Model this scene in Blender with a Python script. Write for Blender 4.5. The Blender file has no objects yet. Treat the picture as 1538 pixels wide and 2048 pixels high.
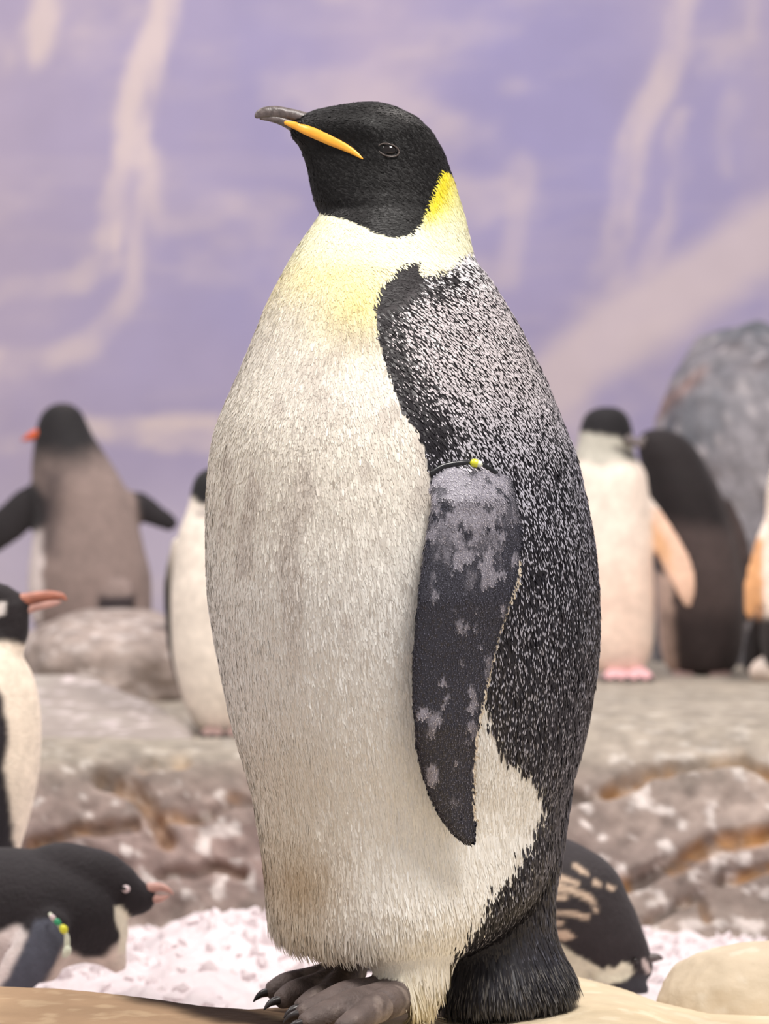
import bpy, math, random
import numpy as np
from mathutils import Vector
from mathutils.bvhtree import BVHTree

# ------------------------------------------------------------------ camera, world, lights
F = 5264.0            # focal length in pixels of the 1538 x 2048 frame
CX, HZ = 769.0, 1150.0  # principal column, horizon row
H = 0.527             # camera height above the stone the big penguin stands on
D = 3.2               # distance of the big penguin's axis
sc = bpy.context.scene
COL = sc.collection
rng = np.random.default_rng(7)
random.seed(7)

cam_d = bpy.data.cameras.new('camera')
cam = bpy.data.objects.new('camera', cam_d)
COL.objects.link(cam)
cam.location = (0, 0, H)
cam.rotation_euler = (math.pi / 2, 0, 0)
cam_d.sensor_fit = 'VERTICAL'
cam_d.sensor_height = 36.0
cam_d.lens = F / 2048 * 36.0
cam_d.shift_y = (HZ - 1024) / 2048
cam_d.dof.use_dof = True
cam_d.dof.focus_distance = 3.04
cam_d.dof.aperture_fstop = 4.8
cam_d.clip_end = 60
sc.camera = cam

world = bpy.data.worlds.new('world')
sc.world = world
world.use_nodes = True
wn = world.node_tree.nodes
wn['Background'].inputs[0].default_value = (1.0, 0.965, 0.97, 1)
wn['Background'].inputs[1].default_value = 0.48


def lamp(name, loc, target, size, energy, color):
    ld = bpy.data.lights.new(name, 'AREA')
    ld.shape = 'DISK'
    ld.size = size
    ld.energy = energy
    ld.color = color
    o = bpy.data.objects.new(name, ld)
    COL.objects.link(o)
    o.location = loc
    o.rotation_euler = (Vector(target) - Vector(loc)).to_track_quat('-Z', 'Y').to_euler()
    return o


# ceiling lamps of the enclosure, plus an added fill on the left
lamp('overhead_light', (0.95, 1.5, 3.4), (0.05, 3.2, 0.5), 1.0, 126, (1.0, 0.955, 0.91))
lamp('overhead_light', (-1.7, 2.7, 3.5), (-0.25, 3.7, 0.2), 0.8, 52, (1.0, 0.94, 0.91))  # added fill, brightens the emperor's left side and the crouching penguin
lamp('overhead_light', (1.4, 4.8, 3.6), (0.7, 6.4, 0.3), 0.5, 62, (1.0, 0.92, 0.87))
lamp('overhead_light', (-1.2, 5.4, 3.6), (-0.8, 6.9, 0.3), 0.6, 55, (1.0, 0.94, 0.92))
lamp('overhead_light', (0.0, 6.4, 4.4), (0.0, 9.5, 1.3), 2.0, 62, (1.0, 0.96, 0.98))

sc.view_settings.view_transform = 'Standard'
sc.view_settings.look = 'None'
sc.view_settings.gamma = 1
sc.view_settings.use_curve_mapping = False
sc.view_settings.exposure = 0.0


# ------------------------------------------------------------------ helpers
def P(px, py, d):
    return ((px - CX) * d / F, d, H - (py - HZ) * d / F)


def lin(c):
    c = np.asarray(c, float) / 255.0
    return np.where(c <= 0.04045, c / 12.92, ((c + 0.055) / 1.055) ** 2.4)


def _hash(x, y, z):
    h = (x * 374761393 + y * 668265263 + z * 2147483647 + 1013904223) & 0xffffffff
    h = ((h ^ (h >> 13)) * 1274126177) & 0xffffffff
    h = ((h ^ (h >> 16)) * 2246822519) & 0xffffffff
    return ((h ^ (h >> 15)) & 0xffffff) / float(0xffffff)


def vnoise(p):
    i = np.floor(p).astype(np.int64)
    f = p - i
    f = f * f * (3 - 2 * f)
    out = 0
    for dx in (0, 1):
        for dy in (0, 1):
            for dz in (0, 1):
                w = (f[:, 0] if dx else 1 - f[:, 0]) * (f[:, 1] if dy else 1 - f[:, 1]) * (f[:, 2] if dz else 1 - f[:, 2])
                out = out + w * _hash(i[:, 0] + dx, i[:, 1] + dy, i[:, 2] + dz)
    return out


def fbm(p, scale=1.0, octv=4, seed=0.0):
    p = np.asarray(p, float) * scale + seed * 17.31
    a, s, t = 1.0, 0.0, 0.0
    for _ in range(octv):
        s = s + a * vnoise(p)
        t += a
        a *= 0.5
        p = p * 2.03 + 5.7
    return s / t


def sstep(a, b, x):
    t = np.clip((x - a) / (b - a), 0, 1)
    return t * t * (3 - 2 * t)


def pchip(x, y, xs):
    x = np.asarray(x, float)
    y = np.asarray(y, float)
    h = np.diff(x)
    dl = np.diff(y) / h
    m = np.zeros(len(x))
    m[0], m[-1] = dl[0], dl[-1]
    for k in range(1, len(x) - 1):
        if dl[k - 1] * dl[k] > 0:
            w1, w2 = 2 * h[k] + h[k - 1], h[k] + 2 * h[k - 1]
            m[k] = (w1 + w2) / (w1 / dl[k - 1] + w2 / dl[k])
    k = np.clip(np.searchsorted(x, xs) - 1, 0, len(x) - 2)
    t = np.clip((xs - x[k]) / h[k], 0, 1)
    return ((2 * t**3 - 3 * t**2 + 1) * y[k] + (t**3 - 2 * t**2 + t) * h[k] * m[k]
            + (-2 * t**3 + 3 * t**2) * y[k + 1] + (t**3 - t**2) * h[k] * m[k + 1])


def poly_sd(poly, x, y):
    """signed distance to a polygon, positive inside"""
    poly = np.asarray(poly, float)
    x = np.asarray(x, float)
    y = np.asarray(y, float)
    dmin = np.full(x.shape, 1e18)
    ins = np.zeros(x.shape, bool)
    n = len(poly)
    for i in range(n):
        ax, ay = poly[i]
        bx, by = poly[(i + 1) % n]
        ex, ey = bx - ax, by - ay
        t = np.clip(((x - ax) * ex + (y - ay) * ey) / (ex * ex + ey * ey + 1e-9), 0, 1)
        dmin = np.minimum(dmin, (x - ax - t * ex) ** 2 + (y - ay - t * ey) ** 2)
        if ay != by:
            c = ((ay > y) != (by > y)) & (x < (bx - ax) * (y - ay) / (by - ay) + ax)
            ins ^= c
    return np.where(ins, 1, -1) * np.sqrt(dmin)


def line_d(pts, x, y):
    d = np.full(np.shape(x), 1e18)
    for (ax, ay), (bx, by) in zip(pts[:-1], pts[1:]):
        ex, ey = bx - ax, by - ay
        t = np.clip(((x - ax) * ex + (y - ay) * ey) / (ex * ex + ey * ey + 1e-9), 0, 1)
        d = np.minimum(d, (x - ax - t * ex) ** 2 + (y - ay - t * ey) ** 2)
    return np.sqrt(d)


def tag(o, label=None, cat=None, group=None, kind=None):
    if label: o['label'] = label
    if cat: o['category'] = cat
    if group: o['group'] = group
    if kind: o['kind'] = kind
    return o


def empty(name, loc, label, cat, group=None):
    o = bpy.data.objects.new(name, None)
    o.empty_display_size = 0.05
    COL.objects.link(o)
    o.location = loc
    return tag(o, label, cat, group)


def add_mesh(name, me, mat, parent=None):
    o = bpy.data.objects.new(name, me)
    COL.objects.link(o)
    if mat is not None:
        me.materials.clear()
        me.materials.append(mat)
    if parent is not None:
        o.parent = parent
        o.matrix_parent_inverse.identity()
        pl = Vector((0, 0, 0))
        q = parent
        while q is not None:
            pl += q.location
            q = q.parent
        o.location = -pl
    return o


def mesh_from(V, Fs, smooth=True, name='m'):
    me = bpy.data.meshes.new(name)
    me.from_pydata([tuple(v) for v in V], [], [tuple(f) for f in Fs])
    if smooth:
        me.polygons.foreach_set('use_smooth', np.ones(len(me.polygons), bool))
    me.update()
    return me


def tri_mesh(V, T, smooth=False, name='m'):
    """fast triangle mesh from numpy arrays"""
    me = bpy.data.meshes.new(name)
    me.vertices.add(len(V))
    me.vertices.foreach_set('co', np.ascontiguousarray(V, np.float32).ravel())
    me.loops.add(len(T) * 3)
    me.loops.foreach_set('vertex_index', np.ascontiguousarray(T, np.int32).ravel())
    me.polygons.add(len(T))
    me.polygons.foreach_set('loop_start', np.arange(0, len(T) * 3, 3, dtype=np.int32))
    me.polygons.foreach_set('use_smooth', np.full(len(T), smooth))
    me.update(calc_edges=True)
    return me


def set_col(me, col, name='col'):
    a = me.attributes.new(name, 'FLOAT_COLOR', 'POINT')
    c = np.ones((len(me.vertices), 4), np.float32)
    c[:, :3] = col
    a.data.foreach_set('color', c.ravel())


def co_of(me):
    a = np.empty(len(me.vertices) * 3, np.float32)
    me.vertices.foreach_get('co', a)
    return a.reshape(-1, 3).astype(float)


def no_of(me):
    a = np.empty(len(me.vertices) * 3, np.float32)
    me.vertices.foreach_get('normal', a)
    return a.reshape(-1, 3).astype(float)


def rings_mesh(rings, closed_caps=True):
    """rings: (m, n, 3) -> verts, faces, capped"""
    m, n, _ = rings.shape
    V = rings.reshape(-1, 3)
    Fs = []
    for i in range(m - 1):
        for j in range(n):
            a, b = i * n + j, i * n + (j + 1) % n
            Fs.append((a, b, b + n, a + n))
    c0, c1 = rings[0].mean(0), rings[-1].mean(0)
    V = np.vstack([V, c0, c1])
    k0, k1 = m * n, m * n + 1
    for j in range(n):
        Fs.append((k0, (j + 1) % n, j))
        Fs.append((k1, (m - 1) * n + j, (m - 1) * n + (j + 1) % n))
    return V, Fs


def sweep_rows(rows, d, ratio=0.9, n=32, step=6.0, dd=None):
    """horizontal elliptical rings from rows (py, left, right)"""
    r = np.asarray(rows, float)
    ys = np.arange(r[0, 0], r[-1, 0] + 0.1, step)
    L = pchip(r[:, 0], r[:, 1], ys)
    R = pchip(r[:, 0], r[:, 2], ys)
    out = []
    th = np.linspace(0, 2 * math.pi, n, endpoint=False)
    for k, y in enumerate(ys):
        o = d + (0 if dd is None else np.interp(y, [q[0] for q in dd], [q[1] for q in dd]))
        s = o / F
        h = (R[k] - L[k]) / 2 * s
        c = P((L[k] + R[k]) / 2, y, o)
        out.append(np.stack([c[0] + h * np.cos(th), c[1] + h * ratio * np.sin(th), np.full(n, c[2])], 1))
    return rings_mesh(np.array(out))


def sweep_path(nodes, n=20, sub=8):
    """tube through (px, py, depth, radius px [, depth ratio])"""
    C = np.array([P(q[0], q[1], q[2]) for q in nodes])
    R = np.array([q[3] * q[2] / F for q in nodes])
    K = np.array([q[4] if len(q) > 4 else 1.0 for q in nodes])
    s = np.concatenate([[0], np.cumsum(np.linalg.norm(np.diff(C, axis=0), axis=1))])
    ss = np.linspace(0, s[-1], sub * (len(nodes) - 1) + 1)
    C2 = np.stack([pchip(s, C[:, i], ss) for i in range(3)], 1)
    R2 = pchip(s, R, ss)
    K2 = np.interp(ss, s, K)
    T = np.gradient(C2, axis=0)
    T /= np.linalg.norm(T, axis=1)[:, None] + 1e-12
    th = np.linspace(0, 2 * math.pi, n, endpoint=False)
    out = []
    for c, r, k, t in zip(C2, R2, K2, T):
        ref = np.array([0, 1.0, 0]) if abs(t[1]) < 0.93 else np.array([1.0, 0, 0])
        n1 = np.cross(t, ref)
        n1 /= np.linalg.norm(n1)
        n2 = np.cross(n1, t)
        out.append(c + r * (np.cos(th)[:, None] * n1 + k * np.sin(th)[:, None] * n2))
    V, Fs = rings_mesh(np.array(out))
    V[-2] -= T[0] * R2[0] * 0.6
    V[-1] += T[-1] * R2[-1] * 0.6
    return V, Fs


def join(parts):
    V, Fs, o = [], [], 0
    for v, f in parts:
        V.append(v)
        Fs += [tuple(i + o for i in q) for q in f]
        o += len(v)
    return np.vstack(V), Fs


def remesh(parts, voxel, smooth=4, fac=0.5):
    V, Fs = join(parts)
    me = mesh_from(V, Fs)
    o = bpy.data.objects.new('tmp', me)
    COL.objects.link(o)
    m = o.modifiers.new('r', 'REMESH')
    m.mode = 'VOXEL'
    m.voxel_size = voxel
    s = o.modifiers.new('s', 'SMOOTH')
    s.factor = fac
    s.iterations = smooth
    dg = bpy.context.evaluated_depsgraph_get()
    out = bpy.data.meshes.new_from_object(o.evaluated_get(dg))
    bpy.data.objects.remove(o)
    bpy.data.meshes.remove(me)
    out.polygons.foreach_set('use_smooth', np.ones(len(out.polygons), bool))
    out.update()
    return out


# ------------------------------------------------------------------ materials
def base_mat(name, rough=0.6, spec=0.5):
    m = bpy.data.materials.new(name)
    m.use_nodes = True
    b = m.node_tree.nodes['Principled BSDF']
    b.inputs['Roughness'].default_value = rough
    b.inputs['Specular IOR Level'].default_value = spec
    return m, m.node_tree, b


def attr_mat(name, rough=0.6, spec=0.5, nscale=0, namp=0.0, bscale=0, bump=0.0, sheen=0.0, stretch=(1, 1, 1)):
    """colour from the mesh's own colour attribute, with procedural variation and relief"""
    m, nt, b = base_mat(name, rough, spec)
    N = nt.nodes
    at = N.new('ShaderNodeAttribute')
    at.attribute_name = 'col'
    src = at.outputs['Color']
    tc = N.new('ShaderNodeTexCoord')
    mp = N.new('ShaderNodeMapping')
    mp.inputs['Scale'].default_value = stretch
    nt.links.new(tc.outputs['Object'], mp.inputs[0])
    if namp:
        no = N.new('ShaderNodeTexNoise')
        no.inputs['Scale'].default_value = nscale
        no.inputs['Detail'].default_value = 6
        nt.links.new(mp.outputs[0], no.inputs['Vector'])
        mr = N.new('ShaderNodeMapRange')
        mr.inputs['From Min'].default_value = 0.3
        mr.inputs['From Max'].default_value = 0.7
        mr.inputs['To Min'].default_value = 1 - namp
        mr.inputs['To Max'].default_value = 1 + namp
        nt.links.new(no.outputs[0], mr.inputs[0])
        mx = N.new('ShaderNodeVectorMath')
        mx.operation = 'SCALE'
        nt.links.new(src, mx.inputs[0])
        nt.links.new(mr.outputs[0], mx.inputs['Scale'])
        src = mx.outputs[0]
    nt.links.new(src, b.inputs['Base Color'])
    if bump:
        n2 = N.new('ShaderNodeTexNoise')
        n2.inputs['Scale'].default_value = bscale
        n2.inputs['Detail'].default_value = 5
        nt.links.new(mp.outputs[0], n2.inputs['Vector'])
        bp = N.new('ShaderNodeBump')
        bp.inputs['Strength'].default_value = bump
        bp.inputs['Distance'].default_value = 0.01
        nt.links.new(n2.outputs[0], bp.inputs['Height'])
        nt.links.new(bp.outputs[0], b.inputs['Normal'])
    if sheen:
        b.inputs['Sheen Weight'].default_value = sheen
    return m


def flat_mat(name, rgb, rough=0.5, spec=0.5, bscale=80, bump=0.15, var=0.12):
    m, nt, b = base_mat(name, rough, spec)
    N = nt.nodes
    tc = N.new('ShaderNodeTexCoord')
    no = N.new('ShaderNodeTexNoise')
    no.inputs['Scale'].default_value = bscale
    no.inputs['Detail'].default_value = 5
    nt.links.new(tc.outputs['Object'], no.inputs['Vector'])
    cr = N.new('ShaderNodeValToRGB')
    c = lin(rgb)
    cr.color_ramp.elements[0].position = 0.3
    cr.color_ramp.elements[1].position = 0.7
    cr.color_ramp.elements[0].color = (*np.clip(c * (1 - var), 0, 1), 1)
    cr.color_ramp.elements[1].color = (*np.clip(c * (1 + var), 0, 1), 1)
    nt.links.new(no.outputs[0], cr.inputs[0])
    nt.links.new(cr.outputs[0], b.inputs['Base Color'])
    if bump:
        bp = N.new('ShaderNodeBump')
        bp.inputs['Strength'].default_value = bump
        bp.inputs['Distance'].default_value = 0.004
        nt.links.new(no.outputs[0], bp.inputs['Height'])
        nt.links.new(bp.outputs[0], b.inputs['Normal'])
    return m


M_mural = attr_mat('painted_backdrop', 0.75, 0.2, 3.0, 0.05, 60, 0.03)
M_rock = attr_mat('rough_rock', 0.8, 0.3, 22, 0.30, 45, 0.55)
M_stone = attr_mat('smooth_stone', 0.85, 0.12, 14, 0.10, 60, 0.25)
M_snow = attr_mat('crushed_ice', 0.45, 0.4, 30, 0.05, 120, 0.35)
M_plum = attr_mat('small_penguin_plumage', 0.7, 0.25, 60, 0.12, 160, 0.3, 0.1)
M_body = attr_mat('emperor_skin', 0.6, 0.3, 90, 0.06, 260, 0.25)
M_feather = attr_mat('emperor_feathers', 0.5, 0.4)
M_dark = attr_mat('emperor_dark_feathers', 0.45, 0.42)
M_hood = attr_mat('emperor_hood_feathers', 0.48, 0.26)
M_billdark = flat_mat('dark_bill', (92, 82, 80), 0.36, 0.5, 160, 0.3, 0.35)
M_orange = flat_mat('orange_bill_plate', (255, 172, 56), 0.35, 0.5, 60, 0.05, 0.12)
M_redbill = flat_mat('red_orange_bill', (205, 92, 48), 0.4)
M_mudbill = flat_mat('mottled_orange_bill', (158, 98, 78), 0.4, 0.5, 40, 0.2, 0.4)
M_pinkbill = flat_mat('pinkish_bill', (196, 150, 138), 0.4)
M_eye = flat_mat('dark_eye', (22, 14, 12), 0.06, 0.6, 10, 0, 0.05)
M_lid = flat_mat('eyelid', (84, 74, 70), 0.35)
M_whitelid = flat_mat('white_eye_ring', (225, 205, 205), 0.4)
M_claw = flat_mat('claw', (40, 34, 34), 0.35)
M_pinkfoot = flat_mat('pink_foot', (225, 175, 178), 0.5)
M_brownfoot = flat_mat('brown_foot', (150, 124, 118), 0.5)
M_band = flat_mat('black_rubber_band', (26, 26, 30), 0.3, 0.5, 60, 0)
M_yellow = flat_mat('yellow_bead', (228, 226, 60), 0.3, 0.5, 60, 0)
M_green = flat_mat('green_bead', (50, 160, 110), 0.3, 0.5, 60, 0)
M_cream = flat_mat('cream_bead', (225, 228, 205), 0.35, 0.5, 60, 0)


# ------------------------------------------------------------------ the setting: backdrop wall and floor
def build_wall():
    y0 = 9.5
    nx, nz = 340, 230
    xs = np.linspace(-4.6, 4.6, nx)
    zs = np.linspace(-0.4, 4.6, nz)
    X, Z = np.meshgrid(xs, zs)
    Y = y0 - 0.02 * X**2 + 0.02 * np.sin(X * 3.1 + Z)
    V = np.stack([X.ravel(), Y.ravel(), Z.ravel()], 1)
    idx = np.arange(nx * nz).reshape(nz, nx)
    a, b, c, d = idx[:-1, :-1].ravel(), idx[:-1, 1:].ravel(), idx[1:, 1:].ravel(), idx[1:, :-1].ravel()
    me = tri_mesh(V, np.concatenate([np.stack([a, b, c], 1), np.stack([a, c, d], 1)]), True)
    # the painted ice landscape, laid out on the wall in wall coordinates
    q = np.stack([V[:, 0], V[:, 0] * 0, V[:, 2]], 1)
    wx = (fbm(q, 5.0, 5, 1) - 0.5) * 60
    wz = (fbm(q, 4.0, 5, 2) - 0.5) * 60
    u = CX + V[:, 0] * F / y0 + wx
    v = HZ + (H - V[:, 2]) * F / y0 + wz
    base, blue, beige = lin((172, 160, 182)), lin((142, 138, 180)), lin((206, 190, 190))
    t = np.clip(fbm(q * [1, 1, 0.45], 1.4, 4, 3) * 1.7 - 0.45, 0, 1)
    col = base + (blue - base) * (0.65 * t)[:, None]

    def mix(c, w):
        nonlocal col
        col = col + (c - col) * np.clip(w, 0, 1)[:, None]
    mix(blue, 0.6 * sstep(330, 60, line_d([(1000, -300), (1080, 120), (1130, 300)], u, v)))
    mix(blue, 0.35 * sstep(170, 40, line_d([(560, -100), (600, 500), (520, 620)], u, v)))
    mix(blue, 0.4 * sstep(110, 30, line_d([(1430, -50), (1420, 300), (1390, 480)], u, v)))
    brush = 0.15 + 1.25 * sstep(0.28, 0.66, fbm(q * [1, 1, .35], 10, 4, 4))
    mix(beige, 0.5 * sstep(0.5, 0.75, fbm(q * [1, 1, 1.6], 2.2, 5, 14)))
    mix(beige, 0.10 * sstep(0.5, 0.7, fbm(q * [.5, 1, 2.5], 4.5, 4, 15)))
    mix(beige, brush * 0.9 * sstep(46, 18, line_d([(335, -200), (330, 20), (290, 120), (275, 200), (270, 320)], u, v)))
    mix(beige, brush * 0.8 * sstep(34, 12, line_d([(262, 310), (238, 375), (226, 480)], u, v)))
    mix(beige, brush * 0.5 * sstep(44, 10, line_d([(300, 330), (300, 430), (280, 580), (215, 660), (190, 700), (80, 730), (-250, 720)], u, v)))
    mix(beige, brush * 0.8 * sstep(60, 16, line_d([(110, -200), (105, 40), (60, 95), (10, 110), (-200, 180)], u, v)))
    mix(beige, brush * 0.45 * sstep(36, 10, line_d([(-100, 600), (160, 570), (230, 520)], u, v)))
    mix(beige, 0.75 * sstep(110, 30, line_d([(1800, 330), (1538, 470), (1280, 640), (1100, 780), (980, 860)], u, v)))
    mix(beige, brush * 0.55 * sstep(46, 12, line_d([(1390, -200), (1350, 90), (1290, 240), (1250, 340), (1240, 480), (1220, 560)], u, v)))
    mix(beige, brush * 0.35 * sstep(40, 10, line_d([(1500, -200), (1480, 150), (1460, 330)], u, v)))
    mix(beige, brush * 0.3 * sstep(26, 8, line_d([(1360, 230), (1345, 420), (1290, 540)], u, v)))
    mix(beige, brush * 0.25 * sstep(40, 10, line_d([(1040, 330), (1030, 480), (1020, 560)], u, v)))
    mix(beige, brush * 0.8 * sstep(30, 8, line_d([(-300, 880), (60, 880), (260, 850), (420, 850), (600, 870)], u, v)))
    mix(beige, brush * 0.6 * sstep(24, 8, line_d([(100, 840), (300, 885), (600, 900)], u, v)))
    mix(lin((206, 196, 206)), 0.5 * sstep(900, 1120, v))
    set_col(me, col)
    o = add_mesh('wall_back', me, M_mural)
    tag(o, 'lavender painted backdrop wall with pale beige ice streaks', 'wall', None, 'structure')
    fl = mesh_from([(-4.6, 1.5, -0.36), (4.6, 1.5, -0.36), (4.6, 9.6, -0.36), (-4.6, 9.6, -0.36)], [(0, 1, 2, 3)])
    set_col(fl, lin((190, 182, 180)))
    tag(add_mesh('floor', fl, M_stone), 'pale concrete floor under the crushed ice', 'floor', None, 'structure')


build_wall()


# ------------------------------------------------------------------ rocks
def grid_mesh(V, nu, nv):
    idx = np.arange(nu * nv).reshape(nu, nv)
    a, b, c, d = idx[:-1, :-1].ravel(), idx[1:, :-1].ravel(), idx[1:, 1:].ravel(), idx[:-1, 1:].ravel()
    return np.concatenate([np.stack([a, b, c], 1), np.stack([a, c, d], 1)])


def rock_col(p, n, base, alt, pale, rust, rust_w, seed, dark=(70, 58, 56)):
    """mineral colours: two tones, pale droppings and specks, rust-coloured seams"""
    t = sstep(0.35, 0.65, fbm(p, 5, 4, seed))[:, None]
    c = lin(base) * (1 - t) + lin(alt) * t
    w = sstep(0.58, 0.70, fbm(p, 34, 3, seed + 2))[:, None]
    c = c + (lin(pale) - c) * 0.9 * w
    k = sstep(0.60, 0.75, fbm(p, 9, 4, seed + 4))[:, None]
    c = c + (lin(dark) - c) * 0.55 * k
    return c + (lin(rust) - c) * np.clip(rust_w, 0, 1)[:, None]


def ledge(name, prof, x0, x1, seed, cracks, label, base, alt, rough=0.05, meet=None):
    prof = np.asarray(prof, float)
    s = np.concatenate([[0], np.cumsum(np.linalg.norm(np.diff(prof, axis=0), axis=1))])
    # denser on the front face
    ss = np.concatenate([np.linspace(0, s[2], 60, endpoint=False), np.linspace(s[2], s[-1], 190)])
    py_ = pchip(s, prof[:, 0], ss)
    pz_ = pchip(s, prof[:, 1], ss)
    nu = 380
    xs = np.linspace(x0, x1, nu)
    Y = np.tile(py_, (nu, 1))
    Z = np.tile(pz_, (nu, 1))
    X = np.repeat(xs[:, None], len(ss), 1)
    if meet is not None:    # run into the neighbouring ledge's profile at the joint
        mp = np.asarray(meet, float)
        w = sstep(x0 + 0.3, x0, xs)[:, None]
        Y = Y * (1 - w) + w * pchip(s, mp[:, 0], ss)
        Z = Z * (1 - w) + w * pchip(s, mp[:, 1], ss)
    ty, tz = np.gradient(py_), np.gradient(pz_)
    ln = np.hypot(ty, tz)
    ny, nz = tz / ln, -ty / ln     # outward: up on top, toward the camera on the face
    p = np.stack([X.ravel(), Y.ravel(), Z.ravel()], 1)
    NY, NZ = np.tile(ny, (nu, 1)).ravel(), np.tile(nz, (nu, 1)).ravel()
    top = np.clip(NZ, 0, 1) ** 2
    amp = rough * (1 - 0.88 * top)
    fb = fbm(p, 3.2, 5, seed)
    rd = 1 - np.abs(2 * fbm(p, 6.5, 4, seed + 1) - 1)
    disp = amp * (2.6 * (fb - 0.5) + 1.0 * (rd - 0.7) + 0.25 * (fbm(p, 40, 3, seed + 8) - .5))
    px = CX + p[:, 0] * F / p[:, 1]
    py = HZ + (H - p[:, 2]) * F / p[:, 1]
    wob = (fbm(p, 9, 3, seed + 3) - 0.5) * 50
    rust = np.zeros(len(p))
    for pts, w, dep, ru in cracks:
        dd = line_d(pts, px + wob, py + wob * 0.7)
        disp -= dep * sstep(w, w * 0.15, dd)
        patch = sstep(0.32, 0.56, fbm(p, 16, 4, seed + 6)) * 0.85
        rust = np.maximum(rust, ru * sstep(w * 1.15, w * 0.2, dd) * patch)
    p[:, 1] += NY * disp
    p[:, 2] += NZ * disp
    me = tri_mesh(p, grid_mesh(p, nu, len(ss)), True)
    c = rock_col(p, None, base, alt, (208, 198, 194), (170, 118, 54), rust, seed)
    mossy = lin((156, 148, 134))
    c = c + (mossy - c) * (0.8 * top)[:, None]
    set_col(me, c)
    return tag(add_mesh(name, me, M_rock), label, 'rock')


LEFT_PROFILE = [(9.1, 0.24), (6.6, 0.22), (5.7, 0.17), (5.25, 0.195), (5.08, 0.17), (4.98, 0.06), (4.93, -0.06), (4.84, -0.2), (4.78, -0.37)]
ledge('rock_ledge', LEFT_PROFILE,
      -2.6, 0.11, 3, [([(210, 1560), (290, 1600), (330, 1680)], 26, 0.035, 0.5), ([(60, 1690), (180, 1660), (270, 1655)], 20, 0.035, 0.6),
                       ([(300, 1545), (370, 1530)], 20, 0.02, 1.0), ([(330, 1760), (420, 1720), (480, 1740)], 18, 0.03, 0.2),
                       ([(320, 1640), (400, 1620), (460, 1590), (500, 1600)], 16, 0.02, 0.6)],
      'rugged brown-grey rock ledge behind the crouching black penguin with the beaded band', (142, 122, 117), (104, 87, 85), 0.066)
ledge('rock_ledge', [(9.1, 0.275), (6.9, 0.262), (5.7, 0.255), (5.25, 0.235), (5.05, 0.17), (4.97, 0.06), (4.92, -0.06), (4.84, -0.2), (4.78, -0.37)],
      0.08, 2.7, 11, [([(1120, 1600), (1200, 1580), (1290, 1540), (1400, 1520), (1480, 1510), (1560, 1560)], 18, 0.03, 1.0),
                      ([(1230, 1790), (1300, 1745), (1380, 1710), (1460, 1690), (1560, 1660)], 24, 0.035, 1.0),
                      ([(1250, 1880), (1330, 1830), (1390, 1790), (1420, 1860)], 14, 0.025, 0.4), ([(1440, 1770), (1538, 1740)], 16, 0.02, 0.8)],
      'grey rock ledge with ochre rust seams under the pair of penguins', (150, 134, 127), (120, 105, 100), 0.054, LEFT_PROFILE)


def boulder(name, c, r, seed, label, base, alt, pale, noise=0.18, flat=None, mat=None, power=2.0, rust=None, freq=1.6, rot=0.0, dark=(70, 58, 56)):
    """rounded boulder: superellipsoid pushed about by noise"""
    nu, nv = 120, 70
    U = np.linspace(0, 2 * math.pi, nu, endpoint=False)
    W = np.linspace(0, math.pi, nv)
    UU, WW = np.meshgrid(U, W, indexing='ij')
    d = np.stack([np.sin(WW) * np.cos(UU), np.sin(WW) * np.sin(UU), np.cos(WW)], -1).reshape(-1, 3)
    k = (np.abs(d) ** power).sum(1) ** (-1 / power)
    p = d * k[:, None]
    f = 1 + noise * 2 * (fbm(p, freq, 4, seed) - 0.5) + noise * 0.25 * (fbm(p, freq * 5, 3, seed + 1) - 0.5)
    p = p * f[:, None] * np.asarray(r)
    if flat is not None:
        p[:, 2] = np.maximum(p[:, 2], flat)
    cr, sr = math.cos(rot), math.sin(rot)
    p = np.stack([p[:, 0] * cr - p[:, 1] * sr, p[:, 0] * sr + p[:, 1] * cr, p[:, 2]], 1) + np.asarray(c)
    idx = np.arange(nu * nv).reshape(nu, nv)
    a, b = idx, np.roll(idx, -1, 0)
    T = np.concatenate([np.stack([a[:, :-1].ravel(), a[:, 1:].ravel(), b[:, 1:].ravel()], 1),
                        np.stack([a[:, :-1].ravel(), b[:, 1:].ravel(), b[:, :-1].ravel()], 1)])
    me = tri_mesh(p, T, True)
    rw = np.zeros(len(p)) if rust is None else rust(p)
    set_col(me, rock_col(p, None, base, alt, pale, (165, 105, 70), rw, seed, dark))
    return tag(add_mesh(name, me, mat or M_rock), label, 'rock')


# big blue-grey boulder in front of the backdrop
c = P(1585, 1060, 7.9)
boulder('boulder', (c[0], 7.9, 0.62), (0.47, 0.40, 0.66), 21, 'large mottled blue-grey boulder standing against the painted backdrop',
        (128, 124, 128), (96, 98, 104), (160, 154, 156), 0.16, -0.36, None, 2.3,
        lambda p: 0.45 * sstep(0.06, 0.0, line_d([P(1300, 840, 7.9)[::2], P(1345, 790, 7.9)[::2], P(1400, 745, 7.9)[::2]], p[:, 0], p[:, 2]) + 0.05 * (fbm(p, 12, 3, 5))), 1.7, 0.3)
# rock behind and slab on the left ledge
c = P(205, 1350, 6.5)
boulder('boulder', (c[0], 6.82, 0.27), (0.242, 0.40, 0.165), 5, 'rounded brownish-grey boulder behind the flat pale slab',
        (156, 142, 134), (132, 118, 110), (186, 174, 168), 0.12, -0.12, None, 2.6)
c = P(210, 1430, 5.75)


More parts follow.
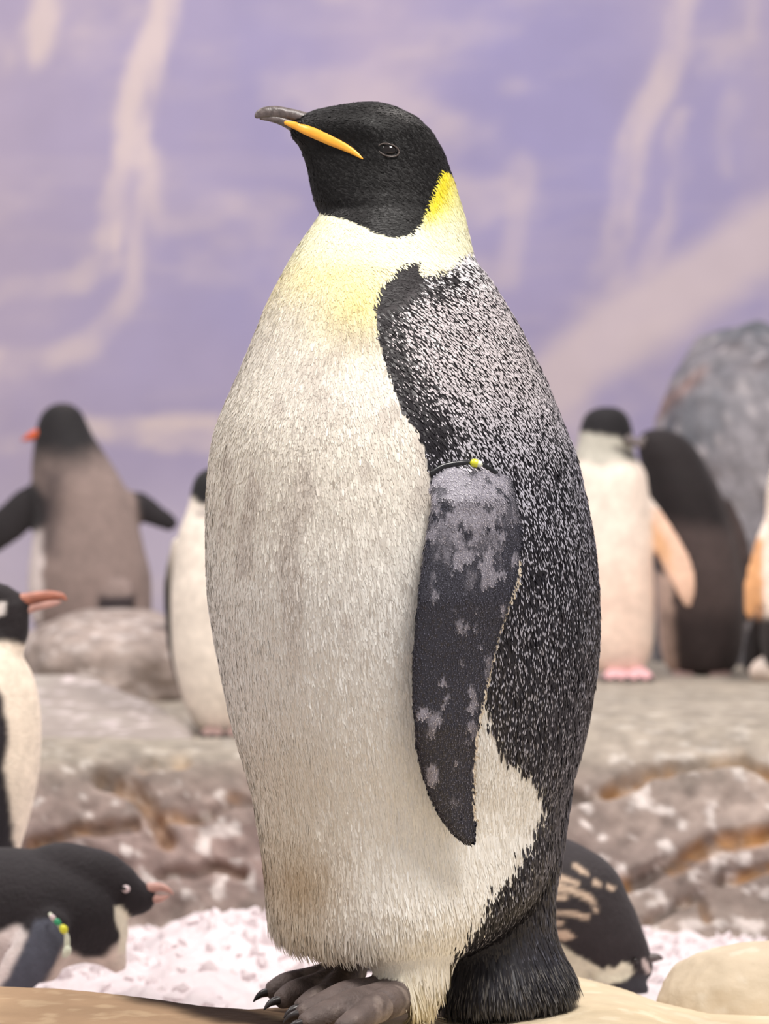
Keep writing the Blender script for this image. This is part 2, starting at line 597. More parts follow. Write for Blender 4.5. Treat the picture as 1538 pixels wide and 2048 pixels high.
def slab():
    top = [(-20, 1372), (60, 1350), (178, 1347), (300, 1400), (385, 1450), (392, 1475), (200, 1505), (-20, 1510)]
    # a thick wedge slab lying on the ledge: top outline at depth 6.0..5.5, tilted to the viewer
    dep = [6.1, 6.15, 6.15, 6.0, 5.8, 5.55, 5.4, 5.4]
    zt = [0.27, 0.295, 0.297, 0.25, 0.205, 0.19, 0.19, 0.20]
    V, n = [], 8
    for (px, py), d, z in zip(top, dep, zt):
        V.append(((px - CX) * d / F, d, H - (py - HZ) * d / F))
    V = np.array(V)
    low = V.copy()
    low[:, 2] = 0.12
    mid = V.copy()
    cen = V.mean(0)
    inn = cen + (V - cen) * 0.93
    inn[:, 2] = V[:, 2] + 0.004
    allv = np.vstack([low, mid - [0, 0, 0.012], inn])
    Fs = [tuple(range(2 * n, 3 * n))]
    for j in range(n):
        k = (j + 1) % n
        Fs += [(j, k, n + k, n + j), (n + j, n + k, 2 * n + k, 2 * n + j)]
    Fs.append(tuple(reversed(range(n))))
    me = remesh([(allv, Fs)], 0.012, 6)
    p = co_of(me)
    nn = no_of(me)
    p += nn * (0.012 * (fbm(p, 9, 4, 31) - 0.5))[:, None]
    me.vertices.foreach_set('co', p.astype(np.float32).ravel())
    me.update()
    set_col(me, rock_col(p, None, (166, 158, 150), (156, 146, 140), (196, 184, 182), (160, 120, 70), np.zeros(len(p)), 33, (130, 120, 114)))
    tag(add_mesh('stone_slab', me, M_stone), 'flat pale grey stone slab tilted on the ledge', 'rock')


slab()
c = P(1560, 1352, 6.6)
boulder('stone', (c[0], 6.6, 0.285), (0.075, 0.07, 0.045), 9, 'small round cream stone on the ledge beside the dark-backed penguin',
        (222, 206, 194), (210, 192, 180), (232, 220, 210), 0.08, -0.035, M_stone)


# foreground stones
def flat_stone(name, ridge, y_ridge, x0, x1, seed, label, base, alt, pale, dark_patch=None, depth=(2.35, 3.62), rise=0.0):
    """long low foreground stone; its far edge follows the ridge line seen from the front"""
    nu, nv = 200, 130
    xs = np.linspace(x0, x1, nu)
    r = np.asarray(ridge, float)
    rx = np.array([(a - CX) * d / F for a, b, d in r])
    rz = np.array([H - (b - HZ) * d / F for a, b, d in r])
    rd = r[:, 2]
    ys = np.concatenate([np.linspace(depth[0], 2.9, 25, endpoint=False), np.linspace(2.9, depth[1], nv - 25)])
    X, Y = np.meshgrid(xs, ys, indexing='ij')
    zr = pchip(rx, rz, xs)[:, None]
    yr = np.interp(xs, rx, rd)[:, None]
    over = np.clip(Y - yr, 0, None)
    und = np.clip(yr - Y, 0, None)
    Z = zr - 2.6 * over**1.5 + rise * und - 0.04 * und**2
    edge = np.minimum(X - x0, x1 - X)
    Z -= 0.25 * np.clip(1 - edge / 0.06, 0, 1) ** 2
    Z -= 0.35 * np.clip(1 - (Y - depth[0]) / 0.15, 0, 1) ** 2
    p = np.stack([X.ravel(), Y.ravel(), Z.ravel()], 1)
    p[:, 2] += 0.008 * (fbm(p, 7, 4, seed) - 0.5)
    p[:, 2] = np.maximum(p[:, 2], -0.37)
    me = tri_mesh(p, grid_mesh(p, nu, nv), True)
    c = rock_col(p, None, base, alt, pale, (22, 9, 6), np.zeros(len(p)) if dark_patch is None else dark_patch(p), seed, alt)  # the near-black patch goes in through the rust colour slot
    set_col(me, c)
    o = tag(add_mesh(name, me, M_stone), label, 'rock')
    return o


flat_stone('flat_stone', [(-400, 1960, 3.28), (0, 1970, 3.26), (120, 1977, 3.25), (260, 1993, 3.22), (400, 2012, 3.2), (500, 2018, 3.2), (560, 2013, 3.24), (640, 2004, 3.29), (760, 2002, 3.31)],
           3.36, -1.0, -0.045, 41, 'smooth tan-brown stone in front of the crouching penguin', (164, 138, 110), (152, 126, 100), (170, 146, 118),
           lambda p: 0.95 * sstep(0.085, 0.03, line_d([P(330, 2012, 3.22)[:2], P(400, 2022, 3.19)[:2], P(480, 2030, 3.14)[:2], P(620, 2034, 3.1)[:2]], p[:, 0], p[:, 1]) + 0.05 * (fbm(p, 18, 3, 2) - .3)))  # near-black patch along the far edge towards the big penguin's foot
flat_stone('flat_stone', [(700, 1999, 3.35), (800, 1988, 3.45), (900, 1972, 3.55), (1040, 1958, 3.55), (1150, 1955, 3.52), (1230, 1972, 3.46), (1320, 2004, 3.40), (1420, 2026, 3.36), (1700, 2030, 3.36)],
           3.5, -0.06, 0.60, 43, 'smooth cream stone that the big penguin stands on', (222, 204, 174), (214, 195, 163), (226, 210, 182), None, (2.35, 3.80), 0.05)
c = P(1535, 2030, 3.45)
boulder('stone', (c[0], 3.50, -0.07), (0.145, 0.13, 0.105), 47, 'domed pale cream stone beside the pecking penguin', (218, 202, 178), (210, 193, 168), (222, 208, 186), 0.10, -0.09, M_stone, 2.3)


# ------------------------------------------------------------------ crushed ice
def snow():
    nu, nv = 420, 240
    xs = np.linspace(-1.5, 1.7, nu)
    ys = np.linspace(3.45, 4.98, nv)
    X, Y = np.meshgrid(xs, ys, indexing='ij')
    p = np.stack([X.ravel(), Y.ravel(), np.zeros(X.size)], 1)
    z = -0.135 + 0.05 * (fbm(p, 3, 3, 61) - 0.5) + 0.045 * (fbm(p, 22, 5, 62) - 0.5)
    z += 0.075 * np.exp(-((p[:, 0] + 0.27) / 0.16) ** 2 - ((p[:, 1] - 4.45) / 0.35) ** 2)
    z -= 0.10 * sstep(3.75, 3.4, p[:, 1])
    p[:, 2] = z
    me = tri_mesh(p, grid_mesh(p, nu, nv), True)
    set_col(me, lin((220, 208, 210)))
    tag(add_mesh('snow_bed', me, M_snow), 'bed of pale pinkish crushed ice on the enclosure ground', 'snow', None, 'stuff')
    # loose lumps
    V, T, o = [], [], 0
    ico = bpy.data.meshes.new('ico')
    import bmesh
    bm = bmesh.new()
    bmesh.ops.create_icosphere(bm, subdivisions=1, radius=1)
    bm.to_mesh(ico)
    bm.free()
    iv = co_of(ico)
    it = np.array([tuple(q.vertices) for q in ico.polygons])
    f2 = lambda a: np.interp
    for k in range(1500):
        x, y = rng.uniform(-1.2, 1.2), rng.uniform(3.55, 4.86)
        q = np.array([[x, y, 0.0]])
        zz = -0.135 + 0.05 * (fbm(q, 3, 3, 61)[0] - 0.5) + 0.045 * (fbm(q, 22, 5, 62)[0] - 0.5)
        zz += 0.075 * math.exp(-((x + 0.27) / 0.16) ** 2 - ((y - 4.45) / 0.35) ** 2) - 0.10 * sstep(3.75, 3.4, np.array([y]))[0]
        s = rng.uniform(0.004, 0.015)
        R = np.linalg.qr(rng.normal(size=(3, 3)))[0]
        v = (iv * (1 + 0.9 * (rng.random((len(iv), 1)) - 0.5))) * (rng.uniform(.5, 1.5, 3)) * s @ R
        V.append(v + [x, y, zz + s * 0.1])
        T.append(it + o)
        o += len(iv)
    me = tri_mesh(np.vstack(V), np.vstack(T), False)
    set_col(me, lin((224, 212, 214)))
    tag(add_mesh('ice_lumps', me, M_snow), 'loose lumps of crushed ice scattered over the ice bed', 'ice', None, 'stuff')


snow()


# ------------------------------------------------------------------ the big penguin
S = D / F
E_ROWS = [  # row, left edge, right edge of head and trunk
    (207, 725, 757), (212, 693, 778), (218, 664, 797), (226, 630, 814), (236, 606, 834), (248, 590, 848), (260, 581, 860),
    (272, 581, 869), (285, 588, 877), (300, 599, 886), (320, 608, 894), (340, 614, 901), (380, 622, 914), (410, 630, 923),
    (430, 638, 929), (450, 627, 934), (490, 600, 943), (520, 582, 950), (560, 560, 978), (610, 535, 1010), (660, 514, 1040),
    (710, 494, 1065), (760, 473, 1090), (810, 451, 1110), (860, 432, 1130), (910, 421, 1150), (970, 415, 1165), (1030, 412, 1178),
    (1100, 412, 1190), (1180, 415, 1197), (1260, 425, 1199), (1330, 438, 1195), (1400, 452, 1185), (1460, 466, 1174),
    (1530, 487, 1156), (1600, 505, 1134), (1650, 513, 1124), (1700, 521, 1112), (1750, 526, 1092), (1800, 529, 1060), (1840, 532, 1020),
    (1862, 542, 990), (1880, 575, 960), (1895, 628, 935), (1908, 688, 915), (1925, 738, 895), (1940, 770, 870)]
E_ROWS = np.array(E_ROWS, float)
RY = E_ROWS[:, 0]


def e_LR(y):
    return pchip(RY, E_ROWS[:, 1], y), pchip(RY, E_ROWS[:, 2], y)


def e_alpha(y):
    return np.radians(np.interp(y, [200, 400, 620], [11, 11, 25]))


def e_ratio(y):   # lateral / longitudinal
    return np.interp(y, [205, 230, 300, 350, 400, 430, 450, 490, 520, 560, 700, 1650, 1720, 1800, 1880, 1940],
                     [0.8, 0.62, 0.66, 0.69, 0.735, 0.79, 0.81, 0.835, 0.88, 0.92, 0.92, 0.92, 0.98, 1.10, 1.2, 1.2])


def e_egg(y):
    return np.interp(y, [207, 226, 260, 300, 360, 420], [0.1, 0.45, 0.62, 0.5, 0.25, 0.0])


def e_center(y):
    L, R = e_LR(y)
    c = (L + R) / 2
    al = e_alpha(y)
    # the head's rings are carried by a fixed skull axis so the face keeps its own plane
    return c, (R - L) / 2 * S, (c - 800) * S * np.tan(al)


def e_ring(y, n=72):
    c, h, dy = e_center(y)
    al, r, k = e_alpha(y), e_ratio(y), e_egg(y)
    th = np.linspace(0, 2 * math.pi, n, endpoint=False)
    e = 2 / 2.15
    u = np.sign(np.cos(th)) * np.abs(np.cos(th)) ** e
    v = r * np.sign(np.sin(th)) * np.abs(np.sin(th)) ** e
    v = v * (1 - k * np.clip(u, 0, 1) ** 1.3)
    x = -u * math.cos(al) + v * math.sin(al)
    yv = -u * math.sin(al) - v * math.cos(al)
    mid, ext = (x.max() + x.min()) / 2, (x.max() - x.min()) / 2
    sc_ = h / ext
    X = (c - CX) * S + (x - mid) * sc_
    Y = D + dy + yv * sc_
    return np.stack([X, Y, np.full(n, H - (y - HZ) * S)], 1)


def emperor():
    ys = np.concatenate([np.arange(207, 460, 3.0), np.arange(460, 1840, 8.0), np.arange(1840, 1941, 3.0)])
    trunk = rings_mesh(np.array([e_ring(y) for y in ys]))
    # near flipper: hangs against the flank, tilted with the flank's surface
    FR = [(862, 880, 985), (900, 868, 1006), (940, 864, 1018), (1000, 862, 1036), (1070, 851, 1047), (1150, 839, 1045), (1210, 832, 1026), (1280, 826, 1002),
          (1350, 823, 985), (1420, 825, 969), (1480, 829, 959), (1540, 840, 954), (1600, 861, 953), (1640, 883, 955), (1668, 905, 955), (1690, 934, 947)]
    FR = np.array(FR, float)
    fy = np.arange(862, 1691, 7.0)
    fl = pchip(FR[:, 0], FR[:, 1], fy)
    fr = pchip(FR[:, 0], FR[:, 2], fy)
    fd = np.interp(fy, [862, 900, 1000, 1200, 1450, 1690], [3.085, 3.045, 2.992, 2.968, 2.972, 3.012])
    ft = np.interp(fy, [862, 950, 1100, 1400, 1690], [0.03, 0.024, 0.016, 0.012, 0.006])
    th = np.linspace(0, 2 * math.pi, 40, endpoint=False)
    rg = []
    for y, l, r, d, t in zip(fy, fl, fr, fd, ft):
        cx, _, cz = P((l + r) / 2, y, d)
        h = (r - l) / 2 * d / F
        a = h * np.cos(th)
        # blunt leading edge, thin trailing edge
        b = t * np.sin(th) * (1 - 0.55 * np.clip(np.cos(th), 0, 1))
        tilt = 0.36
        rg.append(np.stack([cx + a, d + a * tilt + b, np.full(40, cz)], 1))
    rg = np.array(rg)
    flip_near = rings_mesh(rg)
    # far flipper: mirror image across the body's own plane
    al = math.radians(25)
    c0 = np.array([(805 - CX) * S, D + 0.0])
    nv = np.array([math.sin(al), -math.cos(al)])
    rel = rg[..., :2] - c0
    q = rg.copy()
    q[..., :2] = rg[..., :2] - 2 * (rel @ nv)[..., None] * nv
    flip_far = rings_mesh(q)
    # tail: wedge fanning down to the stone
    tail = sweep_rows([(1480, 1080, 1155), (1560, 1030, 1147), (1620, 1000, 1139), (1660, 985, 1134), (1720, 962, 1126), (1780, 945, 1115), (1840, 925, 1111), (1880, 912, 1118),
                       (1920, 890, 1135), (1955, 872, 1150), (1980, 872, 1138), (1998, 890, 1100), (2010, 930, 1060)], D + 0.01, 0.95, 32, 6)
    # feathered thighs
    leg1 = sweep_path([(850, 1740, 3.16, 125, 0.7), (838, 1830, 3.125, 112, 0.75), (828, 1905, 3.10, 96, 0.8), (830, 1960, 3.085, 72, 0.85), (835, 2003, 3.08, 42, 0.9), (836, 2018, 3.08, 24, 1)])
    leg2 = sweep_path([(700, 1800, 3.30, 95, 0.7), (695, 1860, 3.29, 72, 0.8), (690, 1905, 3.28, 48, 0.9), (688, 1935, 3.27, 30, 1), (688, 1942, 3.27, 18, 1)])

    def foot(ank, toes):
        ps = []
        for t in toes:
            ps.append(sweep_path([ank] + [(a_, b_ - 5, c_, r_ * 1.25, k_) for a_, b_, c_, r_, k_ in t], 16))
        # webs
        for a, b in zip(toes[:-1], toes[1:]):
            k = 1
            ps.append(sweep_path([(ank[0], ank[1] + 8, ank[2], 14, 1.6), ((a[0][0] + b[0][0]) / 2, (a[0][1] + b[0][1]) / 2 + 2, (a[0][2] + b[0][2]) / 2, 18, 1.8),
                                  ((a[1][0] * .6 + b[1][0] * .6 + .4 * ank[0]) / 1.6, (a[k][1] + b[k][1]) / 2 * .7 + .3 * a[0][1] + 4, (a[k][2] + b[k][2]) / 2, 11, 1.8)], 14))
        return ps
    n_toes = [[(705, 1995, 3.07, 26, 1.0), (645, 2018, 3.045, 23, 1.1), (600, 2034, 3.03, 15, 1.1)],
              [(715, 2012, 3.02, 26, 1.0), (650, 2036, 2.985, 23, 1.1), (606, 2052, 2.965, 15, 1.1)],
              [(750, 2022, 2.99, 25, 1.0), (710, 2048, 2.95, 22, 1.1), (680, 2064, 2.93, 15, 1.1)]]
    f_toes = [[(630, 1966, 3.24, 24, 1.0), (575, 1976, 3.22, 22, 1.1), (540, 1990, 3.21, 16, 1.1)],
              [(640, 1978, 3.19, 24, 1.0), (590, 1992, 3.16, 22, 1.1), (560, 2006, 3.14, 15, 1.1)],
              [(665, 1990, 3.15, 24, 1.0), (630, 2008, 3.10, 22, 1.1), (600, 2022, 3.08, 15, 1.1)]]
    feet = foot((815, 1985, 3.10, 38, 1.0), n_toes) + foot((702, 1935, 3.275, 34, 1.0), f_toes)
    shank = [sweep_path([(700, 1880, 3.28, 32, 1), (706, 1940, 3.275, 30, 1), (680, 1962, 3.26, 28, 1.1)])]
    me = remesh([trunk, flip_near, flip_far, tail, leg1, leg2] + feet + shank, 0.0032, 5)
    V, N = co_of(me), no_of(me)
    nV = len(V)

    def bv(parts):
        v, f = join(parts)
        return BVHTree.FromPolygons([tuple(a) for a in v], f)
    trees = [bv([trunk]), bv([flip_near, flip_far]), bv([tail]), bv([leg1, leg2]), bv(feet + shank)]
    low = V[:, 2] < H - (1440 - HZ) * S
    flr = (V[:, 2] < H - (840 - HZ) * S) & (V[:, 2] > H - (1730 - HZ) * S)
    dist = np.full((nV, 5), 9.0)
    for i in range(nV):
        v = Vector(V[i])
        dist[i, 0] = trees[0].find_nearest(v)[3]
        if flr[i]: dist[i, 1] = trees[1].find_nearest(v)[3] - 0.001
        if low[i]:
            dist[i, 2] = trees[2].find_nearest(v)[3]
            dist[i, 3] = trees[3].find_nearest(v)[3] - 0.001
            dist[i, 4] = trees[4].find_nearest(v)[3] - 0.001
    reg = dist.argmin(1)   # 0 trunk 1 flipper 2 tail 3 thigh 4 foot

    # melt the thighs and the tail into the trunk
    E = np.empty(len(me.edges) * 2, np.int32)
    me.edges.foreach_get('vertices', E)
    E = E.reshape(-1, 2)
    deg = np.bincount(E.ravel(), minlength=nV).astype(float)[:, None]
    rowv = HZ + (H - V[:, 2]) / S
    wt = (0.5 * sstep(1560, 1760, rowv) * sstep(2000, 1930, rowv) * (reg != 4) * (reg != 1))[:, None]
    for _ in range(90):
        acc = np.stack([np.bincount(E[:, 0], V[E[:, 1], i], nV) + np.bincount(E[:, 1], V[E[:, 0], i], nV) for i in range(3)], 1)
        V = V + wt * (acc / deg - V)
    me.vertices.foreach_set('co', V.astype(np.float32).ravel())
    me.update()
    N = no_of(me)

    def unfold(Q):
        """position on the near half (far half mirrored onto it) in flank coordinates"""
        yr = np.clip(HZ + (H - Q[:, 2]) / S, 207, 1940)
        c, h, dy = e_center(yr)
        a = e_alpha(yr)
        dx, dyy = Q[:, 0] - (c - CX) * S, Q[:, 1] - D - dy
        u = -dx * np.cos(a) - dyy * np.sin(a)
        v = np.abs(dx * np.sin(a) - dyy * np.cos(a))
        X = (c - CX) * S - u * np.cos(a) + v * np.sin(a)
        Y = D + dy - u * np.sin(a) - v * np.cos(a)
        phi = np.degrees(np.arctan2(v, u)) - (90 - np.degrees(a))
        px = CX + X * F / Y
        py = HZ + (H - Q[:, 2]) * F / Y
        L, R = e_LR(np.clip(yr, 207, 1940))
        px = np.where(phi > 90, 2 * R - px, px)
        return px, py, phi

    HOOD = [(480, 150), (1100, 150), (1100, 520), (955, 520), (942, 450), (924, 385), (908, 354), (897, 344), (886, 341), (879, 349), (868, 380), (855, 414),
            (842, 445), (824, 466), (800, 474), (775, 473), (750, 466), (720, 451), (690, 439), (660, 431), (640, 428), (600, 426), (480, 426)]
    DORS = [(952, 498), (925, 512), (895, 535), (862, 552), (838, 548), (836, 522), (818, 524), (795, 536), (768, 566), (753, 588), (749, 612), (756, 680), (774, 740),
            (798, 810), (826, 850), (846, 890), (856, 940), (872, 1000), (880, 1100), (900, 1250), (940, 1350), (972, 1400), (985, 1440), (1003, 1480), (1030, 1512),
            (1055, 1532), (1080, 1556), (1096, 1585), (1098, 1610), (1088, 1645), (1060, 1692), (1020, 1742), (980, 1792), (945, 1850), (905, 1925), (880, 1985),
            (870, 2060), (1500, 2060), (1500, 498)]

    def colours(Q, reg, jit):
        """feather colours at points: ground colour, tip colour, share of the tip, dark flag"""
        px, py, phi = unfold(Q)
        n = len(Q)
        nz = fbm(Q, 60, 3, 3) - 0.5
        n2 = fbm(Q, 14, 3, 5)
        n3 = fbm(Q * [1, 1, 0.5], 26, 3, 6)
        sdh = poly_sd(HOOD, px, py) + jit * 1.3
        sdd = poly_sd(DORS, px, py) + jit * np.where(py > 1300, 8, 2.0)
        # ventral plumage
        g = np.empty((n, 3))
        g[:] = lin((242, 235, 222))
        low_ = sstep(900, 1300, py)[:, None]
        g += (lin((241, 239, 234)) - g) * low_
        yel = np.exp(-(((px - 722) / 100) ** 2 + ((py - 600) / 82) ** 2)) * 0.85
        yel = np.maximum(yel, 0.75 * np.exp(-(((px - 690) / 150) ** 2 + ((py - 545) / 70) ** 2)))
        yel = np.maximum(yel, 0.28 * sstep(700, 520, py))
        g += (lin((250, 232, 148)) - g) * np.clip(yel, 0, 1)[:, None]
        neck = sstep(560, 480, py)[:, None]
        g += (lin((242, 240, 206)) - g) * 0.7 * neck
        pale = 0.6 * sstep(470, 380, py) * sstep(800, 860, px)
        g += (lin((236, 232, 140)) - g) * pale[:, None]
        ear = np.exp(-(line_d([(890, 345), (880, 380), (856, 436)], px, py) / 26) ** 2) * sstep(470, 410, py)
        g += (lin((234, 216, 44)) - g) * ear[:, None]
        mot = np.exp(-(((px - 700) / 95) ** 2 + ((py - 735) / 110) ** 2)) * sstep(0.35, 0.6, n2)
        mot = np.maximum(mot, 0.55 * sstep(0.62, 0.72, n3) * sstep(620, 700, py) * sstep(1500, 1100, py))
        g += (lin((168, 152, 142)) - g) * (0.62 * np.clip(mot, 0, 1))[:, None]
        st = 0.5 * sstep(760, 480, px) * sstep(1350, 1800, py)
        g += (lin((224, 208, 168)) - g) * st[:, None]
        st = np.exp(-(((px - 600) / 70) ** 2 + ((py - 1755) / 60) ** 2)) * 0.6
        g += (lin((190, 166, 128)) - g) * st[:, None]
        tip = np.clip(g * 1.07, 0, 0.95)
        lf = np.full(n, 0.6)
        dark = np.zeros(n, bool)
        # dorsal plumage
        dm = sdd > 0
        lfd = np.interp(py, [500, 545, 620, 800, 920, 1000, 1150, 1400, 1700, 2000], [1.0, .85, .72, .62, .58, .46, .36, .28, .22, .16])
        lfd = np.where((py > 500) & (py < 900), lfd * sstep(8, 95, sdd) ** 0.7 + 0.10, lfd)
        tick = poly_sd([(838, 515), (840, 560), (800, 605), (745, 625), (745, 560), (800, 515)], px, py)
        lfd *= 1 - sstep(-14, 10, tick)
        armpit = np.exp(-(((px - 850) / 42) ** 2 + ((py - 860) / 42) ** 2))
        lfd *= 1 - 0.9 * armpit
        lfd *= np.interp(phi, [40, 75, 95, 180], [1, 0.85, 0.7, 0.6])
        lfd *= 0.72 + 0.56 * n2
        dk = lin((30, 28, 36)) * (0.8 + 0.5 * nz[:, None])
        warm = sstep(1000, 700, py)[:, None]
        dk = dk + (lin((42, 36, 36)) - dk) * 0.6 * warm
        tp = lin((206, 204, 216)) + (lin((214, 205, 206)) - lin((206, 204, 216))) * warm
        tp = tp * np.interp(py, [600, 1000, 1500, 1900], [1, 0.85, 0.6, 0.42])[:, None]
        g[dm] = dk[dm]
        tip[dm] = tp[dm]
        lf[dm] = lfd[dm]
        top = dm & (py < 600) & (tick < -6) & (px > 830)
        w = sstep(590, 525, py) * (0.55 + 0.45 * sstep(545, 505, py))
        top &= (np.sin(jit * 997.0) * 0.5 + 0.5) < w
        g[top] = lin((224, 220, 222))
        tip[top] = lin((236, 232, 232))
        dark |= dm
        # hood
        hm = sdh > 0
        g[hm] = (lin((15, 13, 13)) * (1 + 0.5 * nz[:, None]))[hm]
        tip[hm] = lin((26, 23, 23))
        lf[hm] = 0.3
        dark |= hm
        # tail
        qx = CX + Q[:, 0] * F / Q[:, 1]
        qy = HZ + (H - Q[:, 2]) * F / Q[:, 1]
        tm = (reg == 2) & ((poly_sd(DORS, qx, qy) + jit * 7 > -6) | (qy > 1900))
        g[tm] = lin((40, 39, 46))
        tip[tm] = lin((92, 93, 106))
        lf[tm] = 0.30
        dark |= tm
        lo = tm & (py > 1900)
        tip[lo] = lin((100, 98, 98))
        # thighs
        lm = (reg == 3) & (px < 930)
        ylw = sstep(1900, 2010, py)[:, None]
        g[lm] = (g + (lin((206, 190, 142)) - g) * 0.8 * ylw)[lm]
        tip[lm] = np.clip(g[lm] * 1.1, 0, .95)
        dark[lm] = False
        # flippers
        fm = (reg == 1) & (py > 925 + jit * 6)
        fpx, fpy = px, py
        ed = np.interp(fpy, FR[:, 0], FR[:, 2]) - fpx       # distance to trailing edge
        le = fpx - np.interp(fpy, FR[:, 0], FR[:, 1])
        f1 = fbm(Q * [1, 1, 0.8], 62, 4, 9)
        f2 = fbm(Q, 150, 2, 10)
        grey = sstep(1150, 1000, fpy + (f1 - .5) * 260 + 60 * (ed < 40)) * sstep(840, 960, fpy) * 0.95 + 0.10  # overhead sheen on the upper flipper, painted into the feather colour
        pat = sstep(0.585, 0.63, f1 + 0.05 * (f2 - .5)) * 0.8 * sstep(14, 40, le) * sstep(1640, 1560, fpy)
        spk = sstep(0.60, 0.68, fbm(Q, 95, 2, 12)) * 0.7 * (grey > 0.5)
        lff = np.clip(np.maximum(grey, pat) - spk, 0.03, 1) * sstep(-4, 22, ed)
        spot = np.exp(-(((fpx - 864) / 15) ** 2 + ((fpy - 1548) / 26) ** 2)) + np.exp(-(((fpx - 846) / 16) ** 2 + ((fpy - 1425) / 14) ** 2))
        lff = np.maximum(lff, sstep(.35, .6, spot))
        fg = lin((26, 26, 36)) + (lin((140, 136, 146)) - lin((26, 26, 36))) * (lff**1.2)[:, None]
        ftip = lin((64, 66, 86)) + (lin((196, 190, 196)) - lin((64, 66, 86))) * np.clip(lff * 1.2, 0, 1)[:, None]
        rows_ = sstep(0.25, 0.7, np.sin(ed * 2 * math.pi / 15)) * sstep(75, 45, ed) * sstep(8, 14, ed) * (lff < 0.4)
        ftip = ftip + (lin((120, 120, 136)) - ftip) * (0.75 * rows_)[:, None]
        rim = (ed < 7.5) & (fpy > 1120) & (fpy < 1640)
        fg[rim] = lin((226, 214, 196))
        ftip[rim] = lin((236, 228, 212))
        g[fm], tip[fm], lf[fm] = fg[fm], ftip[fm], 0.5
        dark |= fm
        # feet
        g[reg == 4] = lin((98, 86, 82))
        return g, tip, lf, dark, px, py, phi, sdd, sdh, tick

    g, tip, lf, dark, px, py, phi, sdd, sdh, tick = colours(V, reg, np.zeros(nV))
    body_col = g.copy()
    mixw = np.where(dark & (reg != 4), 0.15 * lf, 0.0)[:, None]
    body_col = body_col * (1 - mixw) + tip * mixw
    fsk = reg == 4
    body_col[fsk] *= (0.55 + 0.9 * fbm(V[fsk], 70, 5, 4))[:, None]
    body_col[fsk] += (lin((150, 136, 128)) - body_col[fsk]) * (0.6 * sstep(.55, .7, fbm(V[fsk], 45, 4, 14)))[:, None]
    set_col(me, body_col)
    root = empty('emperor_penguin', (0.02, D, 0.0), 'large emperor penguin with yellow neck patch and black flipper band standing on the cream stone', 'penguin')
    body = add_mesh('body', me, M_body, root)

    # ---- feathers, one little blade each, rooted on the body surface
    up = np.array([0, 0, 1.0])

    def blades(sel, length, width, lift, flow, gcol, tcol, share, jl=0.25, curl=0.0, streak=0.24, soft=0.12, spread=0.06):
        k = len(sel)
        n = N[sel]
        t = flow - (flow * n).sum(1)[:, None] * n
        t /= np.linalg.norm(t, axis=1)[:, None] + 1e-9
        t += spread * rng.normal(size=(k, 3))
        t -= (t * n).sum(1)[:, None] * n
        t /= np.linalg.norm(t, axis=1)[:, None] + 1e-9
        b = np.cross(n, t)
        L = length * (1 + jl * rng.uniform(-1, 1, k))
        W = width * (1 + 0.2 * rng.uniform(-1, 1, k))
        lf_ = np.tan(lift) * (1 + 0.35 * rng.normal(size=k))
        tw = 0.12 * rng.normal(size=k)
        n = n + tw[:, None] * b
        b = np.cross(n, t)
        p0 = V[sel] + (rng.uniform(-1, 1, (k, 1)) * t + rng.uniform(-1, 1, (k, 1)) * b) * 0.0018 - n * 0.0012
        a1 = 1 - share

        def at(s, w):
            h = (0.0012 + L * s * lf_ * (1 - 0.5 * s) + curl * L * s * s)[:, None]
            return p0 + t * (L * s)[:, None] + n * h + b * (W * w)[:, None]
        s1 = np.full(k, 0.45)
        z0 = np.zeros(k)
        v0, v1, v2 = at(z0, z0), at(s1, np.full(k, -.5)), at(s1, np.full(k, .5))
        v3, v4 = at(s1 + .35, np.full(k, -.34)), at(s1 + .35, np.full(k, .34))
        v5 = at(z0 + 1, z0)
        lifted = n * 0.0004
        s2 = np.clip(a1, 0.3, 0.9)
        m2 = s2 + (1 - s2) * 0.6
        v6, v7, v8, v9 = at(s2, z0) + lifted, at(m2, z0 - streak) + lifted, at(m2, z0 + streak) + lifted, at(z0 + 1.02, z0) + lifted
        VV = np.stack([v0, v1, v2, v3, v4, v5, v6, v7, v8, v9], 1).reshape(-1, 3)
        CC = np.stack([gcol] * 6 + [tcol] * 4, 1).reshape(-1, 3)
        NN = N[sel] + soft * rng.normal(size=(k, 3)) + 0.15 * t
        NN = np.repeat(NN / np.linalg.norm(NN, axis=1)[:, None], 10, 0)
        base = np.arange(k)[:, None] * 10
        T = (base[:, None, :] + np.array([[0, 1, 2], [1, 4, 2], [1, 3, 4], [3, 5, 4], [6, 7, 8], [7, 9, 8]])[None]).reshape(-1, 3)
        return VV, T, CC, NN

    def put(name, groups, mat, label):
        o, VV, TT, CC, NN = 0, [], [], [], []
        for v, t, c_, n_ in groups:
            NN.append(n_)
            VV.append(v)
            TT.append(t + o)
            CC.append(c_)
            o += len(v)
        m = tri_mesh(np.vstack(VV), np.vstack(TT), True)
        set_col(m, np.vstack(CC))
        m.normals_split_custom_set_from_vertices(np.vstack(NN))
        ob = add_mesh(name, m, mat, root)
        tag(ob, label, None, None, 'stuff')
        return ob

    jit = rng.normal(size=nV)
    g, tip, lf, dark, px, py, phi, sdd, sdh, tick = colours(V, reg, jit)
    back = np.zeros((nV, 3))
    al = e_alpha(np.clip(HZ + (H - V[:, 2]) / S, 207, 1940))
    back[:, 0], back[:, 1] = np.cos(al), np.sin(al)
    pick = rng.random(nV)
    var = (1 + np.where(dark, 0.10, 0.035) * rng.normal(size=nV))[:, None]
    g, tip = np.clip(g * var, 0, .95), np.clip(tip * var, 0, .95)
    trunk_m = reg == 0
    hood_m = trunk_m & (((sdh > 0) & (py < 520)) | (dark & (tick > -4) & (px < 850) & (sdd > 0)))
    # white plumage
    wsel = np.where(trunk_m & ~dark & (pick < 0.95))[0]
